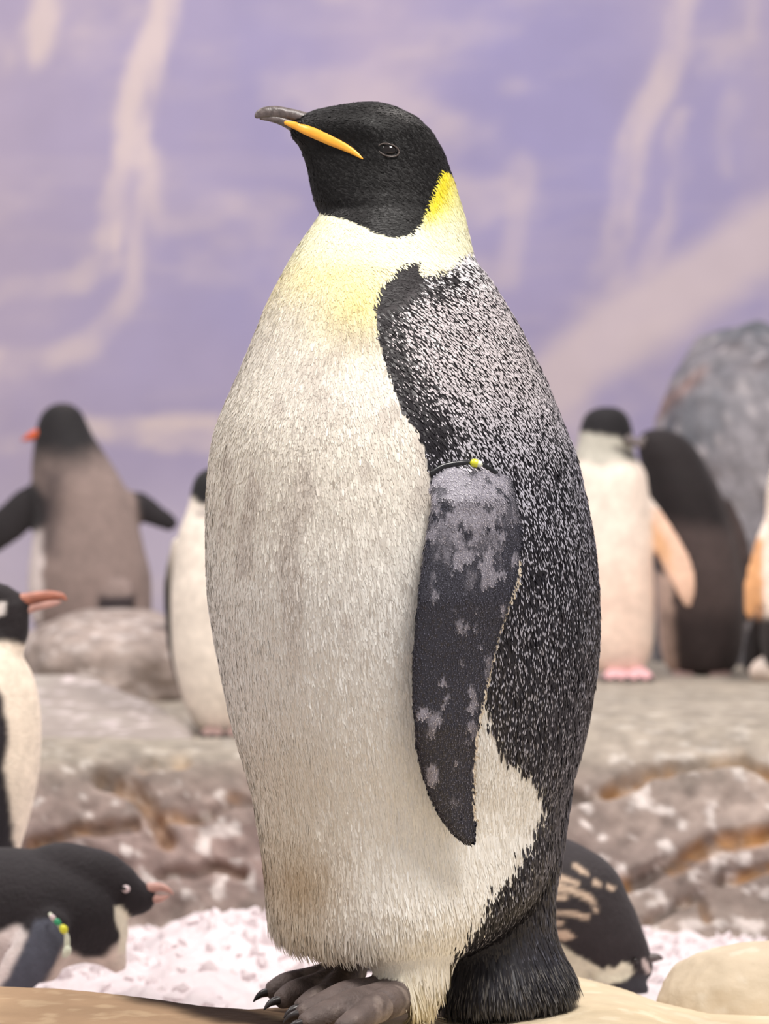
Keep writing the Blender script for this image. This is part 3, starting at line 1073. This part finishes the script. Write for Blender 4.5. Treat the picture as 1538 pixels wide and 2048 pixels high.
    fl_ = -up + 0.30 * back[wsel] * sstep(700, 480, py[wsel])[:, None] + 0.12 * back[wsel]
    lenw = np.interp(py[wsel], [430, 600, 900, 1500, 1800, 1900], [.007, .009, .012, .015, .019, .024])
    white = [blades(wsel, lenw, np.interp(py[wsel], [430, 700, 1900], [.0022, .0027, .0030]), 0.04, fl_, g[wsel], tip[wsel], np.full(len(wsel), 0.3))]
    lsel = np.where((reg == 3) & ~dark)[0]
    white.append(blades(lsel, np.interp(py[lsel], [1700, 1900, 2030], [.018, .026, .030]), 0.0024, 0.09, -up + 0.1 * back[lsel], g[lsel], tip[lsel], np.full(len(lsel), .3), jl=0.5, spread=0.13))
    # shaggy hem under the belly
    hsel = np.where(trunk_m & ~dark & (py > 1835) & (px < 745))[0]
    white.append(blades(hsel, np.full(len(hsel), .028), 0.0020, 0.05, -up + 0.3 * N[hsel] * [1, 1, 0], g[hsel], tip[hsel], np.full(len(hsel), .3), jl=0.5, spread=0.16))
    put('white_plumage', white, M_feather, 'cream white belly feathers, yellow on the chest')
    # dark plumage
    dsel = np.where((trunk_m | ((reg == 1) & (py < 930))) & dark & ~hood_m & (pick < 0.80))[0]
    fl_ = -up + np.interp(py[dsel], [480, 600, 900, 1200], [.9, .75, .45, .12])[:, None] * back[dsel]
    shr = np.clip(0.25 + 0.40 * lf[dsel] + 0.06 * rng.normal(size=len(dsel)), 0.15, 0.65)
    has = rng.random(len(dsel)) < np.clip(0.10 + 1.25 * lf[dsel], 0, 1)
    tc = np.where(has[:, None], tip[dsel], g[dsel] * 1.3)
    darkp = [blades(dsel, np.interp(py[dsel], [480, 600, 1000, 1600], [.0080, .0100, .012, .016]) * np.where(py[dsel] < 1000, np.interp(sdd[dsel], [0, 25], [.5, 1]), 1), np.interp(py[dsel], [480, 1000, 1600], [.0036, .0038, .0034]),
                    0.16, fl_, g[dsel], tc, shr, streak=np.interp(lf[dsel], [0.1, 0.7], [.16, .34]))]
    hs = np.where(hood_m & (pick < 0.9))[0]
    fl_ = -0.55 * up + back[hs]
    put('hood_plumage', [blades(hs, 0.0052, 0.0024, 0.03, fl_, g[hs], np.where((sdh[hs] > 0)[:, None], tip[hs], g[hs] * 1.2), np.full(len(hs), .3), soft=0.05)], M_hood, 'short velvety black feathers of the hood')
    ts = np.where((reg == 2) & dark)[0]
    has = rng.random(len(ts)) < 0.55
    tc = np.where(has[:, None], tip[ts], g[ts])
    low_t = sstep(1900, 1985, py[ts])[:, None]
    darkp.append(blades(ts, np.interp(py[ts], [1500, 1800, 1950], [.014, .020, .030]), 0.0030, 0.14, -up + 0.15 * back[ts] + 0.25 * low_t * N[ts] * [1, 1, 0], g[ts], tc, np.full(len(ts), .5), streak=0.2))
    put('dark_plumage', darkp, M_dark, 'black back feathers with pale grey tips')
    fs = np.where((reg == 1) & (py > 915))[0]
    ed = np.interp(py[fs], FR[:, 0], FR[:, 2]) - px[fs]
    outw = sstep(16, 3, ed)[:, None] * np.array([1.0, 0.36, 0])
    nearside = (V[fs, 1] < D)[:, None]
    flp = [blades(fs, np.interp(py[fs], [900, 1000, 1600], [.0055, .0042, .0048]), 0.0023, 0.10, -up + 0.12 * back[fs] + 0.5 * outw * nearside, g[fs], tip[fs], np.full(len(fs), .32))]
    put('flipper_plumage', flp, M_dark, 'small scale-like navy flipper feathers with grey patches and a painted upper sheen')

    # ---- bill, eyes, band, claws
    tree = BVHTree.FromPolygons([tuple(a) for a in V], [tuple(q_.vertices) for q_ in me.polygons])

    def hit(pxx, pyy):
        dr = Vector(P(pxx, pyy, 1.0)) - Vector((0, 0, H))
        h = tree.ray_cast(Vector((0, 0, H)), dr.normalized())
        return h[0].y if h[0] is not None else D
    ah = math.radians(11)
    ccx = 742.0
    cyl = e_center(np.array([260.0]))
    y_ax = D + float(cyl[2][0])

    def sag(pxx):    # depth of the head's own mid-plane
        return y_ax + (pxx - float(cyl[0][0])) * S * math.tan(ah)
    up_b = sweep_path([(x_, y_, sag(x_), r_, k_) for x_, y_, r_, k_ in
                       [(672, 258, 15, .9), (635, 246, 14, .95), (602, 235, 13, .9), (575, 228, 12.5, .8), (550, 224, 12.5, .7), (530, 225, 11.5, .65), (518, 229, 9, .6), (511, 234, 4.5, .6)]], 20, 8)
    ub = add_mesh('upper_bill', remesh([up_b], 0.0012, 2), M_billdark, root)
    lo_b = sweep_path([(x_, y_, sag(x_), r_, k_) for x_, y_, r_, k_ in
                       [(665, 290, 18, .9), (630, 275, 17, .85), (600, 261, 14, .8), (575, 247, 10, .75), (552, 239, 8, .7), (532, 236, 6, .6), (520, 236, 4, .6)]], 20, 8)
    lb = add_mesh('lower_bill', remesh([lo_b], 0.0012, 2), M_billdark, root)
    # orange plate along the lower bill, lying on the cheek, both sides
    plate = [(570, 245, 4.0), (590, 251, 7.5), (615, 261, 10.0), (640, 271, 11.0), (662, 281, 10.5), (685, 292, 8.5), (705, 303, 6.0), (718, 312, 3.5), (726, 318, 1.0)]

    def surf(a, b):
        v_ = hit(a, b)
        # the bill itself may be in front of the feathers
        return min(v_, sag(a) - (0.006 if a < 600 else 0.009) * (1 if a < 640 else 0))
    nodes = [(a, b, surf(a, b) - 0.0005, r_, 0.55) for a, b, r_ in plate]
    pv, pf = sweep_path(nodes, 16, 8)
    add_mesh('bill_plate', mesh_from(pv, pf), M_orange, lb)
    nh = np.array([math.sin(ah), -math.cos(ah)])
    cc = np.array([(float(cyl[0][0]) - CX) * S, y_ax])
    pv2 = pv.copy()
    pv2[:, :2] = pv[:, :2] - 2 * ((pv[:, :2] - cc) @ nh)[:, None] * nh
    add_mesh('bill_plate', mesh_from(pv2, [tuple(reversed(f_)) for f_ in pf]), M_orange, lb)

    def ball(c_, r_, nu=24, nv_=14, sx=(1, 1, 1)):
        U = np.linspace(0, 2 * math.pi, nu, endpoint=False)
        W = np.linspace(0, math.pi, nv_)
        vv = np.array([[math.sin(w) * math.cos(u_), math.sin(w) * math.sin(u_), math.cos(w)] for w in W for u_ in U]) * np.asarray(sx) * r_ + np.asarray(c_)
        ff = [(i * nu + j, i * nu + (j + 1) % nu, (i + 1) * nu + (j + 1) % nu, (i + 1) * nu + j) for i in range(nv_ - 1) for j in range(nu)]
        return vv, ff
    ye = hit(777, 300)
    ec = np.array(P(777, 300, ye + 0.0035))
    ev, ef = ball(ec + [0, 0.0015, 0], 0.0105, sx=(1.1, .8, .75))

    def mir(v_):
        w = v_.copy()
        w[:, :2] = v_[:, :2] - 2 * ((v_[:, :2] - cc) @ nh)[:, None] * nh
        return w
    lid = []
    for s_ in np.linspace(0, 2 * math.pi, 33):
        lid.append((777 + 21 * math.cos(s_), 300 + 12.5 * math.sin(s_) + 4 * math.cos(s_), ye - 0.0032 + 0.0028 * abs(math.cos(s_)), 1.5))
    lv, lfc = sweep_path(lid, 8, 2)
    for k_, fn in enumerate((lambda a: a, mir)):
        e_o = add_mesh('eye', mesh_from(fn(ev), ef), M_eye, root)
        add_mesh('eyelid', mesh_from(fn(lv), lfc), M_lid, e_o)
    # flipper band round the root of the flipper
    front = [(862, 948), (872, 940), (888, 932), (908, 928), (928, 926), (950, 927), (972, 934), (990, 945)]
    loop = [(a, b, hit(a, b) - 0.002) for a, b in front]
    loop += [(1000, 950, loop[-1][2] + 0.03), (960, 945, loop[3][2] + 0.07), (900, 948, loop[1][2] + 0.07), (860, 952, loop[0][2] + 0.035), (862, 948, loop[0][2])]
    bvv, bff = sweep_path([(a, b, d_, 5.2, 0.5) for a, b, d_ in loop], 10, 6)
    band = add_mesh('flipper_band', mesh_from(bvv, bff), M_band, root)
    tag(band, 'thin black identification band around the flipper')
    yb = hit(950, 927) - 0.006
    add_mesh('bead', mesh_from(*sweep_path([(943, 926, yb, 7, 1), (948, 926, yb, 8.5, 1), (955, 927, yb, 8, 1)], 14, 5)), M_yellow, band)
    add_mesh('clasp', mesh_from(*sweep_path([(955, 927, yb, 7, 1), (962, 929, yb, 6.5, 1)], 14, 5)), M_cream, band)
    for toes in (n_toes, f_toes):
        for t in toes:
            a, b = t[1], t[2]
            ex, ey, ez = b[0] - a[0], b[1] - a[1], b[2] - a[2]
            ln = math.hypot(ex, ey)
            ux, uy, uz = ex / ln, ey / ln, ez / ln
            add_mesh('claw', mesh_from(*sweep_path([(b[0] - 4 * ux, b[1] - 7, b[2], 10, .9), (b[0] + 16 * ux, b[1] - 5 + 6 * uy, b[2] + 8 * uz, 8, .9),
                                                    (b[0] + 30 * ux, b[1] + 4 + 8 * uy, b[2] + 16 * uz, 4, .9), (b[0] + 36 * ux, b[1] + 11 + 8 * uy, b[2] + 20 * uz, 1, .9)], 12, 6)), M_claw, root)


emperor()


# ------------------------------------------------------------------ the smaller penguins
def small(name, label, parts, voxel, paint, base, d, back=None, group=None, smooth=6):
    me = remesh(parts, voxel, smooth)
    V, N = co_of(me), no_of(me)
    zmin = V[:, 2].min()
    px = CX + V[:, 0] * F / V[:, 1]
    py = HZ + (H - V[:, 2]) * F / V[:, 1]
    col = np.empty((len(V), 3))
    col[:] = lin(base)
    wob = (fbm(V, 40, 3, 2) - 0.5) * 14
    for it in paint:
        poly, rgb, soft = it[:3]
        op = it[3] if len(it) > 3 else 1.0
        w = op * sstep(-soft, soft, poly_sd(poly, px, py) + wob)
        col += (lin(rgb) - col) * w[:, None]
    if back is not None:
        rgb, y0 = back
        w = sstep(y0 - 0.01, y0 + 0.02, V[:, 1])
        col += (lin(rgb) - col) * w[:, None]
    col *= (0.86 + 0.28 * fbm(V, 30, 3, 8))[:, None]
    set_col(me, np.clip(col, 0, 0.95))
    root = empty(name, (float(V[:, 0].mean()), d, float(zmin)), label, 'penguin', group)
    add_mesh('body', me, M_plum, root)
    return root


def tube(name, nodes, mat, parent, n=14):
    return add_mesh(name, mesh_from(*sweep_path(nodes, n, 6)), mat, parent)


def toes(parent, cx, cy, d, mat, s=1.0, dx=0, nm='foot'):
    """a webbed foot with three toes"""
    ps = []
    for k in (-1, 0, 1):
        ps.append(sweep_path([(cx, cy - 10 * s, d + 0.02, 11 * s, 1.2), (cx + 12 * k * s + dx * .5, cy - 2 * s, d - 0.02, 9 * s, 1.2),
                              (cx + 19 * k * s + dx, cy + 5 * s, d - 0.055, 6 * s, 1.2)], 10, 5))
    me = remesh(ps, 0.004, 2)
    f = add_mesh(nm, me, mat, parent)
    for k in (-1, 0, 1):
        x_, y_ = cx + 19 * k * s + dx, cy + 5 * s
        tube('claw', [(x_, y_, d - .055, 5 * s), (x_ + 2 * k * s + dx * .2, y_ + 4 * s, d - .068, 3.5 * s), (x_ + 3 * k * s + dx * .2, y_ + 8 * s, d - .075, 1 * s)], M_claw, f, 8)
    return f


BLK, BRN, WHT = (30, 27, 29), (92, 80, 78), (236, 222, 210)

# dark-backed penguin with open flippers, seen from behind (left)
d = 7.2
pa = [sweep_rows([(806, 112, 140), (814, 96, 154), (826, 84, 165), (845, 75, 174), (870, 70, 186), (900, 66, 206), (940, 62, 232), (980, 64, 254), (1040, 70, 275), (1100, 62, 290), (1160, 56, 303),
                  (1220, 60, 304), (1260, 75, 298), (1290, 110, 280)], d, 0.72),
      sweep_path([(240, 1005, d, 26, .6), (275, 1012, d, 30, .4), (310, 1030, d, 24, .35), (345, 1049, d, 17, .3), (352, 1053, d, 10, .3)]),
      sweep_path([(105, 1000, d, 30, .6), (65, 1008, d, 38, .4), (20, 1045, d, 38, .35), (-40, 1095, d, 30, .3), (-85, 1140, d, 14, .3)]),
      sweep_path([(235, 1170, d - .10, 30, .5), (232, 1205, d - .115, 34, .4), (232, 1228, d - .12, 30, .3)])]
W_ = [(40, 1050), (84, 1060), (86, 1120), (80, 1240), (30, 1260)]
A = small('gentoo_penguin', 'dark-backed penguin with both flippers spread wide, seen from behind on the boulder', pa, 0.008,
          [([(40, 780), (220, 780), (240, 890), (150, 930), (40, 915)], BLK, 42), (W_, (226, 212, 208), 7),
           ([(262, 970), (380, 1000), (380, 1090), (285, 1060)], (38, 34, 37), 10), ([(-150, 960), (60, 960), (100, 1000), (96, 1045), (0, 1110), (-150, 1200)], (40, 36, 38), 10),
           ([(196, 1192), (270, 1192), (270, 1240), (196, 1240)], (52, 44, 46), 8), ([(80, 940), (130, 940), (110, 1110), (85, 1100)], (62, 54, 56), 20, .7)], (134, 117, 111), d)
tube('bill', [(80, 868, d - .01, 13), (64, 872, d - .012, 9), (52, 877, d - .014, 5), (44, 880, d - .015, 2)], M_redbill, A)
toes(A, 150, 1298, d - .03, M_pinkfoot, 1.0)
toes(A, 235, 1298, d - .03, M_pinkfoot, 1.0)

# chinstrap half hidden behind the big penguin (left)
d = 5.85
pb = [sweep_rows([(935, 418, 446), (943, 402, 462), (960, 388, 478), (985, 381, 488), (1010, 377, 492), (1035, 368, 500), (1070, 356, 514), (1130, 347, 526), (1200, 341, 536), (1290, 343, 541),
                  (1350, 352, 537), (1410, 370, 522), (1450, 390, 500), (1470, 412, 480)], d, 0.85),
      sweep_path([(362, 1080, d + .08, 18, .9), (352, 1180, d + .10, 26, .5), (352, 1280, d + .10, 20, .4), (360, 1365, d + .09, 10, .4)])]
B = small('chinstrap_penguin', 'white-fronted penguin with a black cap half hidden behind the big penguin', pb, 0.006,
          [([(360, 925), (520, 925), (520, 1016), (400, 1012), (384, 994), (372, 978)], (26, 24, 26), 6), ([(386, 1020), (410, 1012), (440, 1030), (430, 1042), (395, 1036)], (120, 112, 112), 8, .6)],
          (238, 226, 212), d, (BLK, d + .075))
tube('bill', [(428, 1000, d - .085, 11), (432, 1006, d - .115, 7), (435, 1012, d - .14, 2)], M_billdark, B)
toes(B, 425, 1466, d - .04, M_brownfoot, 1.0)
toes(B, 475, 1466, d - .04, M_brownfoot, 1.0)

# chinstrap facing the viewer (right)
d = 6.7
pc = [sweep_rows([(814, 1198, 1230), (821, 1180, 1246), (836, 1166, 1258), (860, 1159, 1265), (885, 1155, 1268), (905, 1150, 1268), (925, 1144, 1280), (950, 1138, 1293), (1000, 1136, 1299), (1100, 1136, 1305),
                  (1200, 1136, 1310), (1270, 1140, 1309), (1315, 1152, 1300), (1342, 1180, 1288)], d, 0.85),
      sweep_path([(1285, 1010, d - .01, 24, .6), (1320, 1062, d - .02, 26, .4), (1352, 1125, d - .03, 30, .35), (1372, 1180, d - .04, 22, .3), (1376, 1215, d - .04, 10, .3)])]
Cp = small('chinstrap_penguin', 'white-breasted penguin with a black cap and a flipper held out, pink feet on the ledge', pc, 0.007,
           [([(1130, 850), (1230, 860), (1300, 905), (1300, 925), (1240, 925), (1200, 935), (1150, 920)], (172, 170, 158), 10, .9),  # face greyed: shade under the head painted into the plumage
            ([(1150, 800), (1290, 800), (1290, 886), (1262, 890), (1240, 876), (1200, 866), (1150, 862)], (24, 21, 24), 5),
            ([(1222, 888), (1250, 898), (1275, 910), (1275, 922), (1245, 912), (1225, 900)], (50, 46, 46), 5, .8),
            ([(1306, 1020), (1420, 1020), (1420, 1240), (1306, 1240)], (228, 190, 166), 6), ([(1306, 1050), (1335, 1085), (1345, 1140), (1310, 1110)], (214, 160, 104), 10, .8),
            ([(1130, 1120), (1320, 1120), (1320, 1330), (1130, 1330)], (238, 204, 184), 80, .6)], (242, 226, 212), d, (BLK, d + .07))
tube('bill', [(1255, 878, d - .06, 11), (1272, 886, d - .075, 8), (1286, 894, d - .085, 3)], M_billdark, Cp)
toes(Cp, 1235, 1352, d - .05, M_pinkfoot, 1.15, -4)
toes(Cp, 1275, 1352, d - .05, M_pinkfoot, 1.15, 4)

# dark penguin seen from behind (right)
d = 7.0
pd = [sweep_rows([(858, 1300, 1335), (864, 1286, 1352), (880, 1276, 1378), (905, 1276, 1398), (935, 1283, 1416), (980, 1290, 1440), (1040, 1300, 1459), (1100, 1308, 1475), (1200, 1313, 1488),
                  (1280, 1318, 1486), (1325, 1328, 1476), (1347, 1345, 1462)], d, 0.85),
      sweep_path([(1440, 1010, d, 26, .6), (1474, 1080, d, 22, .5), (1492, 1160, d, 18, .4), (1494, 1240, d, 9, .4)])]
Dp = small('gentoo_penguin', 'dark brown-backed penguin turned away beside the white-breasted one', pd, 0.008,
           [([(1250, 840), (1400, 840), (1450, 1000), (1460, 1060), (1300, 1040), (1260, 920)], (34, 28, 29), 26),
            ([(1300, 1140), (1340, 1150), (1352, 1240), (1358, 1370), (1300, 1370)], (214, 184, 168), 7), ([(1330, 1230), (1480, 1230), (1480, 1360), (1362, 1360)], (46, 37, 37), 30, .8)],
           (78, 66, 64), d)
tube('bill', [(1292, 882, d - .02, 12), (1276, 886, d - .03, 8), (1264, 890, d - .035, 3)], M_billdark, Dp)
toes(Dp, 1365, 1352, d - .03, M_brownfoot)
toes(Dp, 1440, 1352, d - .03, M_brownfoot)

# penguin cut by the right edge of the view
d = 6.55
pe = [sweep_rows([(806, 1590, 1650), (830, 1570, 1680), (880, 1562, 1695), (930, 1545, 1720), (1000, 1532, 1738), (1100, 1530, 1750), (1200, 1524, 1752), (1280, 1520, 1748), (1330, 1534, 1735), (1350, 1560, 1710)], d, .85),
      sweep_path([(1550, 1040, d - .01, 22, .6), (1530, 1100, d - .02, 26, .4), (1514, 1160, d - .03, 26, .35), (1502, 1215, d - .035, 18, .3), (1499, 1240, d - .035, 8, .3)]),
      sweep_path([(1545, 1220, d + .08, 30, .8), (1512, 1290, d + .1, 24, .6), (1500, 1345, d + .1, 16, .6)])]
Ep = small('chinstrap_penguin', 'pale-breasted penguin with an orange-tinted flipper underside beside the cream stone', pe, 0.009,
           [([(1540, 790), (1740, 790), (1740, 890), (1560, 890)], BLK, 8), ([(1480, 1060), (1528, 1080), (1526, 1250), (1480, 1260)], (216, 160, 112), 8),
            ([(1470, 1240), (1560, 1230), (1560, 1370), (1470, 1370)], (40, 34, 34), 12)], (240, 224, 210), d, (BLK, d + .08))
tube('bill', [(1620, 880, d - .11, 14), (1618, 888, d - .14, 8), (1616, 896, d - .165, 3)], M_billdark, Ep)
toes(Ep, 1610, 1358, d - .05, M_pinkfoot)
toes(Ep, 1690, 1358, d - .05, M_pinkfoot)

# penguin with an orange bill at the left edge
d = 4.2
pf_ = [sweep_path([(-75, 1225, d, 40, .8), (-35, 1205, d, 46, .8), (5, 1208, d, 42, .75), (40, 1208, d, 24, .75), (62, 1206, d, 15, .75)]),
       sweep_path([(12, 1212, d, 44, .8), (18, 1250, d, 42, .85), (-12, 1300, d, 64, .9), (-45, 1350, d, 100, .9)]),
       sweep_rows([(1285, -90, 14), (1310, -125, 42), (1350, -150, 66), (1400, -165, 78), (1450, -170, 83), (1520, -170, 81), (1590, -165, 70), (1640, -155, 58), (1680, -140, 46), (1740, -120, 30), (1830, -110, 10),
                   (1900, -95, -10), (1930, -80, -30)], d, .85)]
Fp = small('gentoo_penguin', 'white-chested penguin with a dark head and orange bill standing behind the crouching penguin', pf_, 0.006,
           [([(-200, 1140), (90, 1140), (90, 1240), (50, 1290), (10, 1282), (-30, 1278), (-200, 1290)], (34, 28, 30), 7),
            ([(-200, 1330), (-30, 1330), (2, 1390), (18, 1460), (8, 1540), (20, 1620), (32, 1700), (20, 1960), (-200, 1960)], (42, 38, 42), 8),
            ([(-14, 1208), (8, 1205), (10, 1228), (-8, 1240)], (236, 226, 220), 4)], (242, 226, 206), d)
tube('upper_bill', [(40, 1203, d, 16), (70, 1196, d, 13), (100, 1191, d, 10), (122, 1192, d, 7), (133, 1200, d, 2)], M_mudbill, Fp)
tube('lower_bill', [(40, 1222, d, 12), (70, 1214, d, 9), (95, 1208, d, 8), (112, 1205, d, 6), (122, 1204, d, 2)], M_pinkbill, Fp)
tube('eye', [(-12, 1196, d - .024, 6), (-8, 1196, d - .026, 7), (-4, 1196, d - .024, 6)], M_eye, Fp)
toes(Fp, -75, 1942, d - .03, M_pinkfoot, 1.6, 14)

# crouching black penguin with a beaded band (left foreground)
d = 3.95
pg = [sweep_path([(-330, 1900, d, 50, .8), (-240, 1860, d, 100, .9), (-120, 1835, d, 132, .95), (0, 1830, d, 136, .95), (90, 1835, d, 132, .95), (160, 1850, d, 112, .9), (205, 1885, d, 66, .85), (225, 1915, d, 30, .8)], 28),
      sweep_path([(80, 1800, d, 104, .85), (140, 1768, d, 84, .8), (190, 1768, d, 72, .75), (235, 1780, d, 56, .72), (270, 1792, d, 40, .7), (298, 1794, d, 24, .7), (310, 1790, d, 12, .7)], 24),
      sweep_path([(225, 1790, d, 48, .75), (262, 1798, d, 38, .75), (290, 1802, d, 26, .75), (306, 1802, d, 15, .75)], 18),
      sweep_path([(195, 1810, d, 50, .8), (222, 1850, d, 32, .8), (234, 1895, d, 20, .8), (232, 1935, d, 24, .8)], 16),
      sweep_path([(110, 1830, d - .085, 34, .5), (85, 1880, d - .10, 46, .35), (50, 1930, d - .105, 48, .3), (15, 1972, d - .10, 36, .3), (-20, 2000, d - .095, 14, .3)], 20)]
G = small('adelie_penguin', 'crouching black penguin with a white eye ring and beaded flipper band', pg, 0.005,
          [([(-400, 1900), (-60, 1880), (40, 1850), (60, 1870), (40, 1930), (0, 1990), (-400, 2040)], (226, 214, 210), 8),
           ([(70, 1990), (100, 1930), (128, 1890), (140, 1905), (170, 1915), (205, 1912), (232, 1890), (270, 1860), (280, 1990)], (236, 220, 206), 9),
           ([(226, 1812), (240, 1812), (262, 1835), (262, 1900), (236, 1905), (240, 1870), (232, 1840)], (236, 228, 206), 4),
           ([(104, 1836), (134, 1870), (112, 1930), (70, 1990), (0, 2030), (-20, 2000), (20, 1950), (50, 1880), (70, 1840)], (84, 86, 98), 7)],
          (38, 33, 36), d)
tube('upper_bill', [(296, 1776, d, 11), (318, 1774, d, 9), (338, 1781, d, 5), (346, 1788, d, 2)], M_pinkbill, G)
tube('lower_bill', [(296, 1796, d, 12), (316, 1798, d, 8), (332, 1794, d, 4), (338, 1791, d, 2)], M_pinkbill, G)
ey = tube('eye', [(247, 1778, d - .032, 6), (252, 1778, d - .034, 8), (257, 1778, d - .032, 6)], M_whitelid, G)
tube('pupil', [(245, 1776, d - .038, 3), (248, 1777, d - .041, 4), (250, 1778, d - .038, 3)], M_eye, ey)
y_ = d - .125
bnd = tube('flipper_band', [(100, 1828, y_ + .01, 4), (106, 1838, y_, 4), (118, 1850, y_, 4), (128, 1860, y_, 4), (134, 1880, y_, 6), (134, 1900, y_, 6), (128, 1912, y_ + .01, 5)], M_cream, G)
tube('bead', [(102, 1832, y_, 4), (106, 1835, y_ - .002, 5.5), (109, 1838, y_, 4)], M_whitelid, bnd)
tube('bead', [(110, 1840, y_, 5), (115, 1844, y_ - .002, 6.5), (119, 1848, y_, 5)], M_green, bnd)
tube('bead', [(123, 1853, y_, 6), (127, 1858, y_ - .002, 8.5), (130, 1864, y_, 6.5)], M_yellow, bnd)
tube('clasp', [(136, 1894, y_ - .002, 7), (134, 1902, y_ - .004, 9), (130, 1912, y_, 6)], M_cream, bnd)

# pecking penguin by the big penguin's tail (right)
d = 3.98
ph = [sweep_path([(720, 1935, d + .16, 14, .9), (780, 1900, d + .13, 44, .9), (860, 1850, d + .1, 88, .9), (950, 1815, d + .08, 125, .95), (1060, 1800, d + .04, 138, .95), (1140, 1822, d, 128, .9), (1200, 1865, d - .02, 92, .85), (1245, 1905, d - .03, 62, .8), (1278, 1932, d - .03, 38, .75),
                  (1296, 1944, d - .03, 22, .7)], 26),
      sweep_path([(1040, 1880, d, 90, .9), (1120, 1920, d, 60, .9), (1170, 1945, d, 36, .9)], 18),
      sweep_path([(1210, 1930, d - .03, 48, .7), (1250, 1958, d - .035, 30, .7), (1282, 1975, d - .035, 18, .7), (1296, 1984, d - .035, 8, .7)], 16)]
Hp = small('chinstrap_penguin', 'dark penguin with pale-streaked back pecking at the ice beside the big tail', ph, 0.005,
           [([(1000, 1905), (1110, 1885), (1150, 1905), (1180, 1925), (1205, 1940), (1215, 1930), (1230, 1938), (1244, 1922), (1262, 1932), (1268, 1945), (1250, 1962), (1222, 1972), (1150, 2010), (1000, 2010)], (232, 228, 204), 4),
            ([(1218, 1985), (1226, 1972), (1255, 1962), (1275, 1945), (1340, 1950), (1340, 2010), (1218, 2010)], (58, 57, 62), 5), ([(1284, 1916), (1292, 1922), (1302, 1944), (1296, 1948), (1286, 1936)], (206, 190, 184), 3)]
           + [(pl, (200, 176, 154), 4, .9) for pl in (
               [(1100, 1748), (1130, 1752), (1160, 1764), (1158, 1772), (1128, 1762), (1100, 1760)], [(1100, 1768), (1140, 1772), (1176, 1790), (1196, 1808), (1190, 1812), (1165, 1796), (1135, 1782), (1100, 1780)],
               [(1100, 1820), (1140, 1820), (1178, 1830), (1176, 1840), (1140, 1832), (1100, 1832)], [(1100, 1790), (1134, 1792), (1134, 1800), (1100, 1800)],
               [(1104, 1862), (1130, 1862), (1148, 1874), (1130, 1880), (1106, 1874)], [(1150, 1728), (1172, 1742), (1176, 1750), (1160, 1746), (1146, 1734)],
               [(1184, 1806), (1198, 1820), (1192, 1824), (1180, 1812)], [(1100, 1842), (1128, 1843), (1126, 1850), (1100, 1850)], [(1215, 1768), (1230, 1775), (1226, 1782), (1214, 1776)],
               [(1190, 1760), (1204, 1768), (1200, 1774), (1188, 1768)])],
           (46, 40, 42), d)
toes(Hp, 1010, 1962, d + .05, M_brownfoot, 1.5, 10)
toes(Hp, 1060, 1968, d - .06, M_brownfoot, 1.5, 10)
tube('bill', [(1284, 1924, d - .03, 12), (1300, 1917, d - .035, 10), (1314, 1915, d - .035, 8), (1325, 1917, d - .035, 3)], M_billdark, Hp)
tube('eye', [(1268, 1918, d - .062, 4), (1271, 1921, d - .064, 5), (1274, 1924, d - .062, 4)], M_eye, Hp)
